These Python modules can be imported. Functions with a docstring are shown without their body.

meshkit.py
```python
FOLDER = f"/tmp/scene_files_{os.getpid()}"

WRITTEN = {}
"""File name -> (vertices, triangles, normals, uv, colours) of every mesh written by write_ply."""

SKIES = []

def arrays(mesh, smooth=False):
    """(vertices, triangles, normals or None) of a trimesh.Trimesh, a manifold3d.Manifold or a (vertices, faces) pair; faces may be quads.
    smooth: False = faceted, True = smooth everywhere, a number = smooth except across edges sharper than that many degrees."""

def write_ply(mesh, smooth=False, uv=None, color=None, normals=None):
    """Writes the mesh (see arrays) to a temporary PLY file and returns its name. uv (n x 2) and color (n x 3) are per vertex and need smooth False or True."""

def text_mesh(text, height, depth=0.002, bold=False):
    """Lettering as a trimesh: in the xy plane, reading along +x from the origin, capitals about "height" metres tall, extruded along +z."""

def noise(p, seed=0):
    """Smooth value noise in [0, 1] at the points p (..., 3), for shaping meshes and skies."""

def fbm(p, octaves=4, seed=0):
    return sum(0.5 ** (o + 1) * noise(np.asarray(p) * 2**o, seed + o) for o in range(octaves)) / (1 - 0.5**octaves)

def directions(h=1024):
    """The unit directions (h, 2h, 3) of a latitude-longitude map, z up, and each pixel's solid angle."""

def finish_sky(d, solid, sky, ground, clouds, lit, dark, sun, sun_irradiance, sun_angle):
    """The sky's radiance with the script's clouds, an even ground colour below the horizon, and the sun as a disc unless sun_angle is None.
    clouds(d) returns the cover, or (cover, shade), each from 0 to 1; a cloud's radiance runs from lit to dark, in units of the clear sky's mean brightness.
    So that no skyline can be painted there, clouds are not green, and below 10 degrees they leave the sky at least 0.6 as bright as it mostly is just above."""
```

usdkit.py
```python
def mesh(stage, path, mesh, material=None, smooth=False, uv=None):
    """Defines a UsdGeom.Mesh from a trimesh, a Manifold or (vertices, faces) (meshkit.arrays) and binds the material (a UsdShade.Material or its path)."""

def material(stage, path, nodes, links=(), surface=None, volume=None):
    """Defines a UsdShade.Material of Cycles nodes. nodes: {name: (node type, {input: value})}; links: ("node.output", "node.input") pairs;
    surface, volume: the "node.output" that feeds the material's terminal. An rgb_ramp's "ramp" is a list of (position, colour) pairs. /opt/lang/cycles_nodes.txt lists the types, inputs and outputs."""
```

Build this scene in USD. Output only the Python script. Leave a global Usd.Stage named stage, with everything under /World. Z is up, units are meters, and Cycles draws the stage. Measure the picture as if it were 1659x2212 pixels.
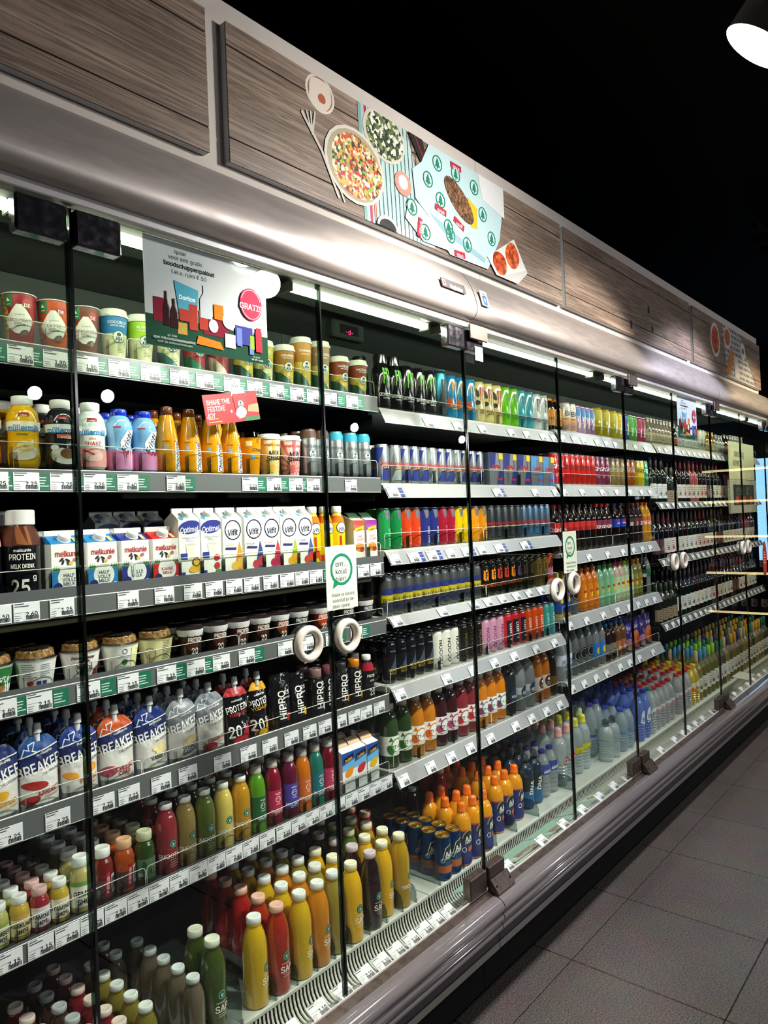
import math, random, numpy as np, trimesh, shapely, usdkit, meshkit
from shapely.geometry import Polygon, box, LineString, MultiPolygon
from shapely import affinity, union_all
from pxr import Usd, UsdGeom, UsdLux, UsdShade, Gf, Sdf, Vt
rng = random.Random(7)
stage = Usd.Stage.CreateInMemory()
UsdGeom.SetStageUpAxis(stage, 'Z'); UsdGeom.SetStageMetersPerUnit(stage, 1.0)
UsdGeom.Xform.Define(stage, '/World'); UsdGeom.Scope.Define(stage, '/World/Looks')

# ---------------------------------------------------------------- camera, exposure, lights
YAW, PITCH, ROLL = (math.radians(a) for a in (40.42, 0.505, -2.298))
fw = np.array([math.cos(PITCH)*math.cos(YAW), math.cos(PITCH)*math.sin(YAW), math.sin(PITCH)])
rt = np.array([math.sin(YAW), -math.cos(YAW), 0.0]); up = np.cross(rt, fw)
right = math.cos(ROLL)*rt + math.sin(ROLL)*up; upv = -math.sin(ROLL)*rt + math.cos(ROLL)*up
cam = UsdGeom.Camera.Define(stage, '/World/camera')
M = np.eye(4); M[0,:3] = right; M[1,:3] = upv; M[2,:3] = -fw; M[3,:3] = (0, 0, 1.57)
cam.AddTransformOp().Set(Gf.Matrix4d(*M.ravel().tolist()))
cam.CreateHorizontalApertureAttr(36.0); cam.CreateFocalLengthAttr(36.0*1564/1659)
cam.CreateClippingRangeAttr(Gf.Vec2f(0.05, 100.0))
EXPOSURE = 1.0
cam.CreateExposureAttr(EXPOSURE)

def aim(prim, pos, to):
    d = np.array(pos, float) - np.array(to, float); d /= np.linalg.norm(d)          # local +z points away from the target
    x = np.cross([0, 0, 1.0], d); x /= np.linalg.norm(x); y = np.cross(d, x)
    m = np.eye(4); m[0,:3] = x; m[1,:3] = y; m[2,:3] = d; m[3,:3] = pos
    UsdGeom.Xformable(prim).AddTransformOp().Set(Gf.Matrix4d(*m.ravel().tolist()))
def spot(name, pos, to, power, color, radius=.055, cone=None, soft=.5):
    l = (UsdLux.SphereLight if cone else UsdLux.DiskLight).Define(stage, '/World/' + name)
    l.CreateRadiusAttr(radius); l.CreateIntensityAttr(power); l.CreateColorAttr(Gf.Vec3f(*color))
    if cone:
        s = UsdLux.ShapingAPI.Apply(l.GetPrim()); s.CreateShapingConeAngleAttr(cone); s.CreateShapingConeSoftnessAttr(soft)
    aim(l.GetPrim(), pos, to)
WARM, COOL, YEL = (1.0, .93, .84), (.80, .82, 1.0), (1.0, .84, .55)
SP = 640.0
# the ceiling track of spotlights over the aisle, and a second track further back in the shop
for i, (x, tx, c, p) in enumerate([(-.75, -.5, WARM, .9), (1.77, 1.5, WARM, 1.15), (3.0, 2.6, WARM, .72), (4.15, 3.9, COOL, .95), (5.5, 5.2, YEL, .62), (7.4, 7.0, YEL, .5)]):
    spot(f'track_light_{i+1:03d}', (x, .30, 2.62) if i != 1 else (1.745, .50, 2.44), (tx, 1.42, 1.35), SP*p, c, .05, 43, .35)
for i, (x, y) in enumerate([(1.2, -.9), (3.2, -1.0), (5.4, -1.0)]):
    spot(f'aisle_light_{i+1:03d}', (x, y, 3.0), (x + .5, .6, 0), 230, (1.0, .95, .88), .05, 38, .5)
for i, (x, y) in enumerate([(3.36, -5.0), (4.02, -4.75), (5.9, -4.85), (8.3, -5.1), (11.4, -5.2)]):
    spot(f'back_track_light_{i+1:03d}', (x, y, 3.0), (x*.75, 1.2, 1.2), 260, (.95, .95, 1.0), .07)
dome = UsdLux.DomeLight.Define(stage, '/World/ambient'); dome.CreateIntensityAttr(.02); dome.CreateColorAttr(Gf.Vec3f(.9, .95, 1.0))

# ---------------------------------------------------------------- materials
def lin(h):
    if not isinstance(h, str): return tuple(h)
    h = h.lstrip('#'); c = [int(h[i:i+2], 16)/255 for i in (0, 2, 4)]
    return tuple(v/12.92 if v <= .04045 else ((v+.055)/1.055)**2.4 for v in c)
MATS = {}
FRONT = {'gm': ('geometry', {}), 'inv': ('math', dict(math_type='subtract', value1=1.0)), 'front': ('math', dict(math_type='multiply'))}   # mirror light only where it enters
FL = [('gm.backfacing', 'inv.value2'), ('inv.value', 'front.value1'), ('f.fac', 'front.value2')]
def mat(key):
    """'p:#hex' printed / plastic, 'g:' glossy, 'm:' matt, 'a:' metallic, 'e:' emitter, 'c:' clear tinted plastic, 'w:' bottle of clear drink"""
    if key[1] != ':': return MATS[key]
    if key in MATS: return MATS[key]
    kind, hx = key[0], key[2:9]; col = lin(hx)
    path = f"/World/Looks/{ {'p':'print','g':'gloss','m':'matt','a':'metal','e':'emit','c':'clear','w':'drink'}[kind]}_{hx[1:]}{key[9:]}"
    path = path.replace('*', '_').replace('.', '_')
    extra = float(key[10:]) if len(key) > 9 else None
    if kind in 'pgma':
        d = {'p': dict(roughness=.38), 'g': dict(roughness=.12, coat_weight=1.0), 'm': dict(roughness=.85, specular_ior_level=.2), 'a': dict(roughness=.28, metallic=.85)}[kind]
        m = usdkit.material(stage, path, {'p': ('principled_bsdf', dict(base_color=col, **d))}, surface='p.BSDF')
    elif kind == 'e':
        m = usdkit.material(stage, path, {'e': ('emission', dict(color=col, strength=extra or 5.0))}, surface='e.emission')
    elif kind == 'c':
        m = usdkit.material(stage, path, {'t': ('transparent_bsdf', dict(color=col)), 'g': ('glossy_bsdf', dict(color=(1, 1, 1), roughness=.06)), 'f': ('fresnel', dict(IOR=1.45)), 'x': ('mix_closure', {}), **FRONT},
            FL + [('front.value', 'x.fac'), ('t.BSDF', 'x.closure1'), ('g.BSDF', 'x.closure2')], surface='x.closure')
    else:
        m = usdkit.material(stage, path, {'t': ('transparent_bsdf', dict(color=col)), 'd': ('principled_bsdf', dict(base_color=col, roughness=.05, coat_weight=.5)), 'g': ('glossy_bsdf', dict(color=(1, 1, 1), roughness=.05)),
            'f': ('fresnel', dict(IOR=1.5)), 'x': ('mix_closure', dict(fac=extra if extra is not None else .3)), 'y': ('mix_closure', {}), **FRONT},
            FL + [('t.BSDF', 'x.closure1'), ('d.BSDF', 'x.closure2'), ('front.value', 'y.fac'), ('x.closure', 'y.closure1'), ('g.BSDF', 'y.closure2')], surface='y.closure')
    MATS[key] = m
    return m
def tex(name, nodes, links, surface='p.BSDF'):
    MATS[name] = usdkit.material(stage, '/World/Looks/' + name, nodes, links, surface=surface); return MATS[name]
OBJ = {'tc': ('texture_coordinate', {})}
def speckle(name, c1, c2, scale, rough, bump=0.0, c3=None, **p):
    n = {**OBJ, 'n': ('noise_texture', dict(scale=scale, detail=3.0)), 'n2': ('noise_texture', dict(scale=scale*.04, detail=2.0)), 'r': ('rgb_ramp', {'ramp': [(.35, lin(c1)), (.65, lin(c2))]}),
         'mx': ('mix_color', dict(blend_type='multiply', fac=.35)), 'p': ('principled_bsdf', dict(roughness=rough, **p))}
    l = [('tc.object', 'n.vector'), ('tc.object', 'n2.vector'), ('n.fac', 'r.fac'), ('r.color', 'mx.a'), ('n2.color', 'mx.b'), ('mx.result', 'p.base_color')]
    if bump:
        n['b'] = ('bump', dict(strength=bump, distance=.001)); l += [('n.fac', 'b.height'), ('b.normal', 'p.normal')]
    return tex(name, n, l)
speckle('tile', '#352f2e', '#6b6562', 190, .5, .25, specular_ior_level=.35)
def wood(name, c1, c2, c3, ph):
    n = {**OBJ, 'mp': ('mapping', dict(scale=(.5, 1.0, 21.0), location=(ph, ph*.37, ph*1.7))), 'n': ('noise_texture', dict(scale=4.6, detail=9.0, roughness=.66, distortion=.7)),
         'mp2': ('mapping', dict(scale=(1.0, 1.0, 3.2), location=(ph*2.1, 0, ph))), 'n2': ('noise_texture', dict(scale=2.3, detail=3.0)),
         'mp3': ('mapping', dict(scale=(4.2, 1.0, 9.0), location=(ph*3.3, 0, ph*.7))), 'v': ('voronoi_texture', dict(scale=.62)), 'kn': ('rgb_ramp', {'ramp': [(0.0, (1, 1, 1)), (.05, (.9, .9, .9)), (.1, (0, 0, 0))]}),
         'r': ('rgb_ramp', {'ramp': [(.28, lin(c1)), (.42, lin(c2)), (.5, lin(c1)), (.56, lin(c2)), (.75, lin(c3))]}), 'r2': ('rgb_ramp', {'ramp': [(.25, (.62, .6, .58)), (.75, (1.12, 1.08, 1.04))]}),
         'mx': ('mix_color', dict(blend_type='multiply', fac=1.0)), 'k': ('mix_color', dict(b=lin('#3a3335'))), 'p': ('principled_bsdf', dict(roughness=.42, specular_ior_level=.3))}
    l = [('tc.object', 'mp.vector'), ('mp.vector', 'n.vector'), ('tc.object', 'mp2.vector'), ('mp2.vector', 'n2.vector'), ('n.fac', 'r.fac'), ('n2.fac', 'r2.fac'), ('r.color', 'mx.a'), ('r2.color', 'mx.b'),
         ('tc.object', 'mp3.vector'), ('mp3.vector', 'v.vector'), ('v.distance', 'kn.fac'), ('kn.color', 'k.fac'), ('mx.result', 'k.a'), ('k.result', 'p.base_color')]
    return tex(name, n, l)
for i in range(4): wood(f'plank_print_{i}', '#6b5b50', '#a08c7c', '#b5a597', 3.1 + 7.7*i)
def brushed(name, col, rough, sx, metal=.9):
    n = {**OBJ, 'mp': ('mapping', dict(scale=sx)), 'n': ('noise_texture', dict(scale=60.0, detail=3.0)), 'r': ('map_range', dict(from_min=.3, from_max=.7, to_min=rough-.06, to_max=rough+.06)), 'p': ('principled_bsdf', dict(base_color=lin(col), metallic=metal))}
    return tex(name, n, [('tc.object', 'mp.vector'), ('mp.vector', 'n.vector'), ('n.fac', 'r.value'), ('r.result', 'p.roughness')])
brushed('steel', '#a29893', .47, (.2, 1, 1), .45); brushed('chrome', '#55535a', .13, (1, 1, 1)); brushed('brown_metal', '#6e625c', .34, (1, 1, 1))
def cells(name, cols, scale, rough=.45):
    n = {**OBJ, 'dn': ('noise_texture', dict(scale=scale*.8, detail=2.0)), 'ds': ('vector_math', dict(math_type='scale', scale=1.3/scale)), 'da': ('vector_math', dict(math_type='add')), 'v': ('voronoi_texture', dict(scale=scale)), 's': ('separate_color', {}), 'r': ('rgb_ramp', {'ramp': [(i/len(cols), lin(c)) for i, c in enumerate(cols)], 'interpolate': False}), 'p': ('principled_bsdf', dict(roughness=rough))}
    return tex(name, n, [('tc.object', 'dn.vector'), ('dn.color', 'ds.vector1'), ('tc.object', 'da.vector1'), ('ds.vector', 'da.vector2'), ('da.vector', 'v.vector'), ('v.color', 's.color'), ('s.r', 'r.fac'), ('r.color', 'p.base_color')])
cells('salad_print', ['#c8421f', '#e0a24a', '#f0e6c8', '#8aa03a', '#2c2a1c', '#d8c8a0', '#a92a20', '#c0a83c'], 125)
cells('green_salad_print', ['#2f3a1c', '#55683a', '#dfe0cc', '#1e2416', '#7b8a4a', '#c8c6b6'], 105)
cells('bread_print', ['#6b4a30', '#4f3524', '#7e5a3c', '#8f6a48', '#3f2a1c'], 160)
cells('meat_print', ['#c2491c', '#a4380f', '#d96a2c', '#8a2c0c'], 70)
cells('granola', ['#b98a52', '#8f6236', '#d0a46a', '#a87846', '#6e4a2a'], 190, .7)
cells('rasp_print', ['#c43a3f', '#8f2038', '#d95a50', '#3f3f78'], 120)
cells('oats_print', ['#c79a62', '#8a5a34', '#e0bf8e', '#3a2a22'], 150)
tex('window_glass', {'t': ('transparent_bsdf', dict(color=(.93, .955, .94))), 'g': ('glossy_bsdf', dict(color=(1, 1, 1), roughness=.0)), 'f': ('fresnel', dict(IOR=1.5)), 'x': ('mix_closure', {}), **FRONT},
    FL + [('front.value', 'x.fac'), ('t.BSDF', 'x.closure1'), ('g.BSDF', 'x.closure2')], surface='x.closure')

# ---------------------------------------------------------------- meshes
USED = {}
def uniq(parent, name):
    k = (parent, name); n = USED.get(k, -1) + 1; USED[k] = n
    return f'{parent}/{name}' if n == 0 else f'{parent}/{name}_{n:03d}'
def obj(name, mesh, m, parent='/World', label=None, kind=None):
    if mesh is None: return
    v, f, n = mesh; u_ = np.unique(np.asarray(f))
    if len(u_) != len(v):
        mp_ = np.zeros(len(v), int); mp_[u_] = np.arange(len(u_)); v = np.asarray(v)[u_]; f = mp_[np.asarray(f)]; n = None if n is None else np.asarray(n)[u_]
    path = uniq(parent, name); me = UsdGeom.Mesh.Define(stage, path)
    me.CreatePointsAttr(Vt.Vec3fArray.FromNumpy(np.asarray(v, np.float32)))
    me.CreateFaceVertexCountsAttr(Vt.IntArray.FromNumpy(np.full(len(f), 3, np.int32)))
    me.CreateFaceVertexIndicesAttr(Vt.IntArray.FromNumpy(np.asarray(f, np.int32).ravel()))
    me.CreateSubdivisionSchemeAttr('none')
    if n is not None:
        me.CreateNormalsAttr(Vt.Vec3fArray.FromNumpy(np.asarray(n, np.float32))); me.SetNormalsInterpolation('vertex')
    UsdShade.MaterialBindingAPI.Apply(me.GetPrim()).Bind(mat(m))
    if label: me.GetPrim().SetCustomDataByKey('label', label)
    if kind: me.GetPrim().SetCustomDataByKey('kind', kind)
    return path
def tag(path, label=None, cat=None, group=None, kind=None):
    p = stage.GetPrimAtPath(path)
    for k, v in (('label', label), ('category', cat), ('group', group), ('kind', kind)):
        if v: p.SetCustomDataByKey(k, v)
    return path
def rotm(rz=0, rx=0):
    cz, sz, cx, sx = math.cos(rz), math.sin(rz), math.cos(rx), math.sin(rx)
    return np.array([[cz, -sz, 0], [sz, cz, 0], [0, 0, 1.0]]) @ np.array([[1.0, 0, 0], [0, cx, -sx], [0, sx, cx]])
def thing(name, label, cat, loc=(0, 0, 0), rz=0.0, rx=0.0, group=None, src=None):
    path = uniq('/World', name); x = UsdGeom.Xform.Define(stage, path)
    m = np.eye(4); m[:3,:3] = rotm(rz, rx).T; m[3,:3] = loc
    x.AddTransformOp().Set(Gf.Matrix4d(*m.ravel().tolist()))
    tag(path, label, cat, group)
    if src:
        x.GetPrim().GetReferences().AddInternalReference(src); x.GetPrim().SetInstanceable(True)
    return path
def join(*ms):
    vs, fs, ns, o = [], [], [], 0
    for v, f, n in ms:
        v = np.asarray(v, float); vs.append(v); fs.append(np.asarray(f, int) + o); o += len(v); ns.append(n)
    if all(n is None for n in ns): return np.vstack(vs), np.vstack(fs), None
    out = []
    for (v, f, _), n in zip(ms, ns):
        if n is None: return flat(np.vstack(vs), np.vstack(fs))
        out.append(n)
    return np.vstack(vs), np.vstack(fs), np.vstack(out)
def flat(v, f):
    return np.asarray(v), np.asarray(f), None
def move(m, d, rz=0, rx=0):
    R = rotm(rz, rx); v, f, n = m
    return np.asarray(v, float) @ R.T + np.array(d, float), f, None if n is None else np.asarray(n) @ R.T
BF = np.array([[0,2,1],[0,3,2],[4,5,6],[4,6,7],[0,1,5],[0,5,4],[1,2,6],[1,6,5],[2,3,7],[2,7,6],[3,0,4],[3,4,7]])
def bx(x0, x1, y0, y1, z0, z1):
    v = np.array([[x0,y0,z0],[x1,y0,z0],[x1,y1,z0],[x0,y1,z0],[x0,y0,z1],[x1,y0,z1],[x1,y1,z1],[x0,y1,z1]], float)
    return v, BF, None
def hull(pts):
    h = trimesh.Trimesh(vertices=pts, process=False).convex_hull
    return np.array(h.vertices), np.array(h.faces), None
def cb(x0, x1, y0, y1, z0, z1, b=.003):
    p = []
    for X, sx in ((x0, 1), (x1, -1)):
        for Y, sy in ((y0, 1), (y1, -1)):
            for Z, sz in ((z0, 1), (z1, -1)):
                p += [(X + sx*b, Y + sy*b, Z), (X + sx*b, Y, Z + sz*b), (X, Y + sy*b, Z + sz*b)]
    return hull(np.array(p))
def lathe(prof, n=24, crease=40):
    """revolve (r, z) pairs, bottom to top or any order with the outside on the right; normals split at creases"""
    P = np.array(prof, float); t = np.arange(n + 1)*2*np.pi/n
    d = np.diff(P, axis=0); L = np.hypot(d[:,0], d[:,1]); L[L == 0] = 1; nr = np.stack([d[:,1]/L, -d[:,0]/L], 1)
    vs, fs, ns, o = [], [], [], 0
    for i in range(len(d)):
        ends = []
        for k, j in ((i, i-1), (i+1, i+1)):
            nn = nr[i]
            if 0 <= j < len(d) and nr[i] @ nr[j] > math.cos(math.radians(crease)):
                nn = nr[i] + nr[j]; nn = nn/np.linalg.norm(nn)
            ends.append((P[k], nn))
        for (r, z), (a, b) in ends:
            vs.append(np.stack([r*np.sin(t), -r*np.cos(t), np.full(n+1, z)], 1)); ns.append(np.stack([a*np.sin(t), -a*np.cos(t), np.full(n+1, b)], 1))
        k = np.arange(n); A, B = o + k, o + n + 1 + k
        if P[i][0] > 1e-9: fs.append(np.stack([A, A+1, B+1], 1))
        if P[i+1][0] > 1e-9: fs.append(np.stack([A, B+1, B], 1))
        if P[i][0] <= 1e-9 and P[i+1][0] <= 1e-9: pass
        o += 2*(n+1)
    return np.vstack(vs), np.vstack(fs), np.vstack(ns)
def ext(prof, x0, x1, crease=35, closed=False):
    """sweep a (y, z) polyline along x, outside on the left when looking along +x"""
    P = np.array(list(prof) + ([prof[0]] if closed else []), float)
    d = np.diff(P, axis=0); L = np.hypot(d[:,0], d[:,1]); nr = np.stack([d[:,1]/L, -d[:,0]/L], 1)
    vs, fs, ns, o = [], [], [], 0
    for i in range(len(d)):
        for k, j in ((i, i-1), (i+1, i+1)):
            nn = nr[i]
            if 0 <= j < len(d) and nr[i] @ nr[j] > math.cos(math.radians(crease)):
                nn = nr[i] + nr[j]; nn = nn/np.linalg.norm(nn)
            for X in (x0, x1): vs.append((X, *P[k])); ns.append((0, *nn))
        fs += [(o, o+3, o+1), (o, o+2, o+3)]; o += 4
    return np.array(vs), np.array(fs), np.array(ns)
def tube(pts, r, n=6):
    p = np.asarray(pts, float); t = np.gradient(p, axis=0); t /= np.linalg.norm(t, axis=1, keepdims=True)
    ref = np.array([0, 0, 1.0]) if abs(t[:,2]).mean() < .8 else np.array([1.0, 0, 0])
    a = np.cross(t, ref); a /= np.linalg.norm(a, axis=1, keepdims=True) + 1e-12; b = np.cross(t, a)
    an = np.arange(n)*2*np.pi/n
    nn = np.cos(an)[None,:,None]*a[:,None] + np.sin(an)[None,:,None]*b[:,None]
    v = (p[:,None] + r*nn).reshape(-1, 3)
    i, j = np.meshgrid(np.arange(len(p)-1), np.arange(n), indexing='ij')
    A, B, Cc, D = i*n+j, i*n+(j+1)%n, (i+1)*n+(j+1)%n, (i+1)*n+j
    f = np.vstack([np.stack([A, B, Cc], -1).reshape(-1, 3), np.stack([A, Cc, D], -1).reshape(-1, 3)])
    e = len(v); v = np.vstack([v, p[:1], p[-1:]]); k = np.arange(n); nl = nn.reshape(-1, 3)
    f = np.vstack([f, np.stack([np.full(n, e), (k+1)%n, k], 1), np.stack([np.full(n, e+1), e-n+k, e-n+(k+1)%n], 1)])
    return v, f, np.vstack([nl, -t[:1], t[-1:]])
def torus(R, r, n=40, m=12):
    a = np.arange(n)*2*np.pi/n; b = np.arange(m)*2*np.pi/m; A, B = np.meshgrid(a, b, indexing='ij')
    v = np.stack([(R + r*np.cos(B))*np.cos(A), r*1.15*np.sin(B), (R + r*np.cos(B))*np.sin(A)], -1).reshape(-1, 3)
    nn = np.stack([np.cos(B)*np.cos(A), np.sin(B), np.cos(B)*np.sin(A)], -1).reshape(-1, 3)
    i, j = np.meshgrid(np.arange(n), np.arange(m), indexing='ij'); q = lambda x, y: (x % n)*m + y % m
    f = np.vstack([np.stack([q(i, j), q(i+1, j), q(i+1, j+1)], -1).reshape(-1, 3), np.stack([q(i, j), q(i+1, j+1), q(i, j+1)], -1).reshape(-1, 3)])
    return v, f[:, ::-1], nn

# ---------------------------------------------------------------- flat print laid on surfaces
TX = {}
def T(text, cx, cz, h, bold=True, rot=0, shear=0, sx=1.0):
    k = (text, bold)
    if k not in TX:
        m = meshkit.text_mesh(text, .07, .002, bold); v = np.asarray(m.vertices); f = np.asarray(m.faces)
        top = f[(v[f][:,:,2] > .0015).all(1)]; tr = v[top][:,:,:2]
        g = union_all(shapely.polygons(tr)).simplify(.0008); x0, y0, x1, y1 = g.bounds
        TX[k] = affinity.translate(g, -(x0+x1)/2, -.035)
    g = affinity.scale(TX[k], h/.07*sx, h/.07, origin=(0, 0))
    if shear: g = affinity.skew(g, xs=shear, origin=(0, 0))
    if rot: g = affinity.rotate(g, rot, origin=(0, 0))
    return affinity.translate(g, cx, cz)
def R(x0, z0, x1, z1): return box(min(x0, x1), min(z0, z1), max(x0, x1), max(z0, z1))
def E(cx, cz, rx, rz=None, rot=0, n=20):
    a = np.arange(n)*2*np.pi/n; rz = rz or rx
    return affinity.translate(affinity.rotate(Polygon(np.stack([rx*np.cos(a), rz*np.sin(a)], 1)), rot, origin=(0, 0)), cx, cz)
def P(*pts): return Polygon(pts).buffer(0)
def ring(cx, cz, r, t): return E(cx, cz, r).difference(E(cx, cz, r - t))
def lines(x0, z0, w, n, dz, h=.0008, seed=1):
    q = random.Random(seed); return union_all([box(x0, z0 - i*dz, x0 + w*(.55 + .45*q.random()), z0 - i*dz + h) for i in range(n)])
def bars(x0, z0, w, h, seed=1):
    q = random.Random(seed); o, x = [], x0
    while x < x0 + w:
        t = q.choice((.0006, .001, .0014)); o.append(box(x, z0, x + t, z0 + h)); x += t + q.choice((.0006, .001))
    return union_all(o)
def polys(g):
    if g.is_empty: return []
    if g.geom_type == 'Polygon': return [g]
    return [p for p in getattr(g, 'geoms', []) if p.geom_type == 'Polygon' and p.area > 1e-10]
def decal(g, surf, off, ucut=None, vcuts=()):
    """triangles of a flat drawing g(u, v) laid at height off on surf(u, v) -> points, normals"""
    pcs = polys(g) if g.geom_type != 'GeometryCollection' else [q for p in g.geoms for q in polys(p)]
    out = []
    for p in pcs:
        x0, z0, x1, z1 = p.bounds
        us = np.arange(math.floor(x0/ucut)*ucut, x1 + ucut, ucut) if ucut else [x0 - 1, x1 + 1]
        vs = [z0 - 1] + [c for c in vcuts if z0 < c < z1] + [z1 + 1]
        if len(us) == 2 and len(vs) == 2: out.append(p); continue
        for i in range(len(us)-1):
            for j in range(len(vs)-1): out += polys(shapely.clip_by_rect(p, us[i], vs[j], us[i+1], vs[j+1]))
    V, F, N, o = [], [], [], 0
    for p in out:
        if p.area < 1e-9: continue
        try: v, f = trimesh.creation.triangulate_polygon(p, engine='earcut')
        except Exception: continue
        if not len(f): continue
        a = v[f]; s = np.cross(a[:,1]-a[:,0], a[:,2]-a[:,0]); f = np.where((s < 0)[:,None], f[:, ::-1], f)
        pt, nn = surf(v[:,0], v[:,1]); V.append(pt + nn*off); N.append(nn); F.append(f + o); o += len(v)
    if not V: return None
    return np.vstack(V), np.vstack(F), np.vstack(N)
def cyl_surf(prof, rr):
    pr = np.array(prof, float); k = np.argsort(pr[:,1], kind='stable'); pz, prr = pr[k,1], pr[k,0]
    def s(u, v):
        a = u/rr; r = np.interp(v, pz, prr); n = np.stack([np.sin(a), -np.cos(a), 0*a], -1)
        return np.stack([r*np.sin(a), -r*np.cos(a), v], -1), n
    return s, rr*.24, [z for z in pz]
def plane_surf(y, z0=0.0):
    def s(u, v): return np.stack([u, np.full_like(u, y), v + z0], -1), np.tile([0, -1.0, 0], (len(u), 1))
    return s, None, ()
def fold_surf(line):
    q = np.array(line, float); d = np.diff(q, axis=0); L = np.r_[0, np.cumsum(np.hypot(d[:,0], d[:,1]))]
    def s(u, v):
        y, z = np.interp(v, L, q[:,0]), np.interp(v, L, q[:,1]); k = np.clip(np.searchsorted(L, v, 'right')-1, 0, len(d)-1)
        n = np.stack([0*u, -d[k,1], d[k,0]], -1); return np.stack([u, y, z], -1), n/np.linalg.norm(n, axis=1, keepdims=True)
    return s, None, list(L[1:-1])

def lay(g, surf, off, uc, vc, nm, m, path):
    """lays a drawing on a surface as a part, or as one part for each of a few separate pieces"""
    ps = polys(g) if g.geom_type != 'GeometryCollection' else [q for p in g.geoms for q in polys(p)]
    one = any(k in nm for k in ('letter', 'code', 'small', 'stripe', 'ring', 'panel', 'label_print', 'seeds', 'emblem', 'figure', 'mark', 'numerals', 'digits', 'pattern', 'check', 'grass', 'rays', 'dark_stripe')) or len(ps) > 8
    for q in ([g] if one else ps): obj(nm, decal(q, surf, off, uc, vc), m, path)

# ---------------------------------------------------------------- product shapes: each returns (parts, surf)
MC = {}
def cached(key, fn):
    if key not in MC: MC[key] = fn()
    return MC[key]
def scaled(p, r, h): return [(a*r, b*h) for a, b in p]
def cap_prof(r, z0, z1): return [(r*.93, z0), (r, z0+.002), (r, z1-.0025), (r*.93, z1-.0006), (r*.8, z1), (r*.72, z1-.0008), (0, z1-.0008)]
def can(r, h, body, rim='a:#c9ccce', n=24, tab=True):
    pr = [(0, .003), (r*.7, .002), (r*.78, 0), (r*.84, .001), (r*.98, .009), (r, .014), (r, h-.016), (r*.97, h-.011), (r*.88, h-.004)]
    lid = [(r*.88, h-.004), (r*.9, h-.001), (r*.88, h), (r*.85, h-.0005), (r*.82, h-.005), (0, h-.005)]
    parts = [('body', lathe(pr, n), body), ('lid', lathe(lid, n), rim)]
    if tab: parts.append(('ring_pull', move(cb(-.007, .007, -.011, .011, 0, .0016, .0007), (0, 0, h-.0045)), rim))
    return parts, cyl_surf(pr[4:], r)
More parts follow.
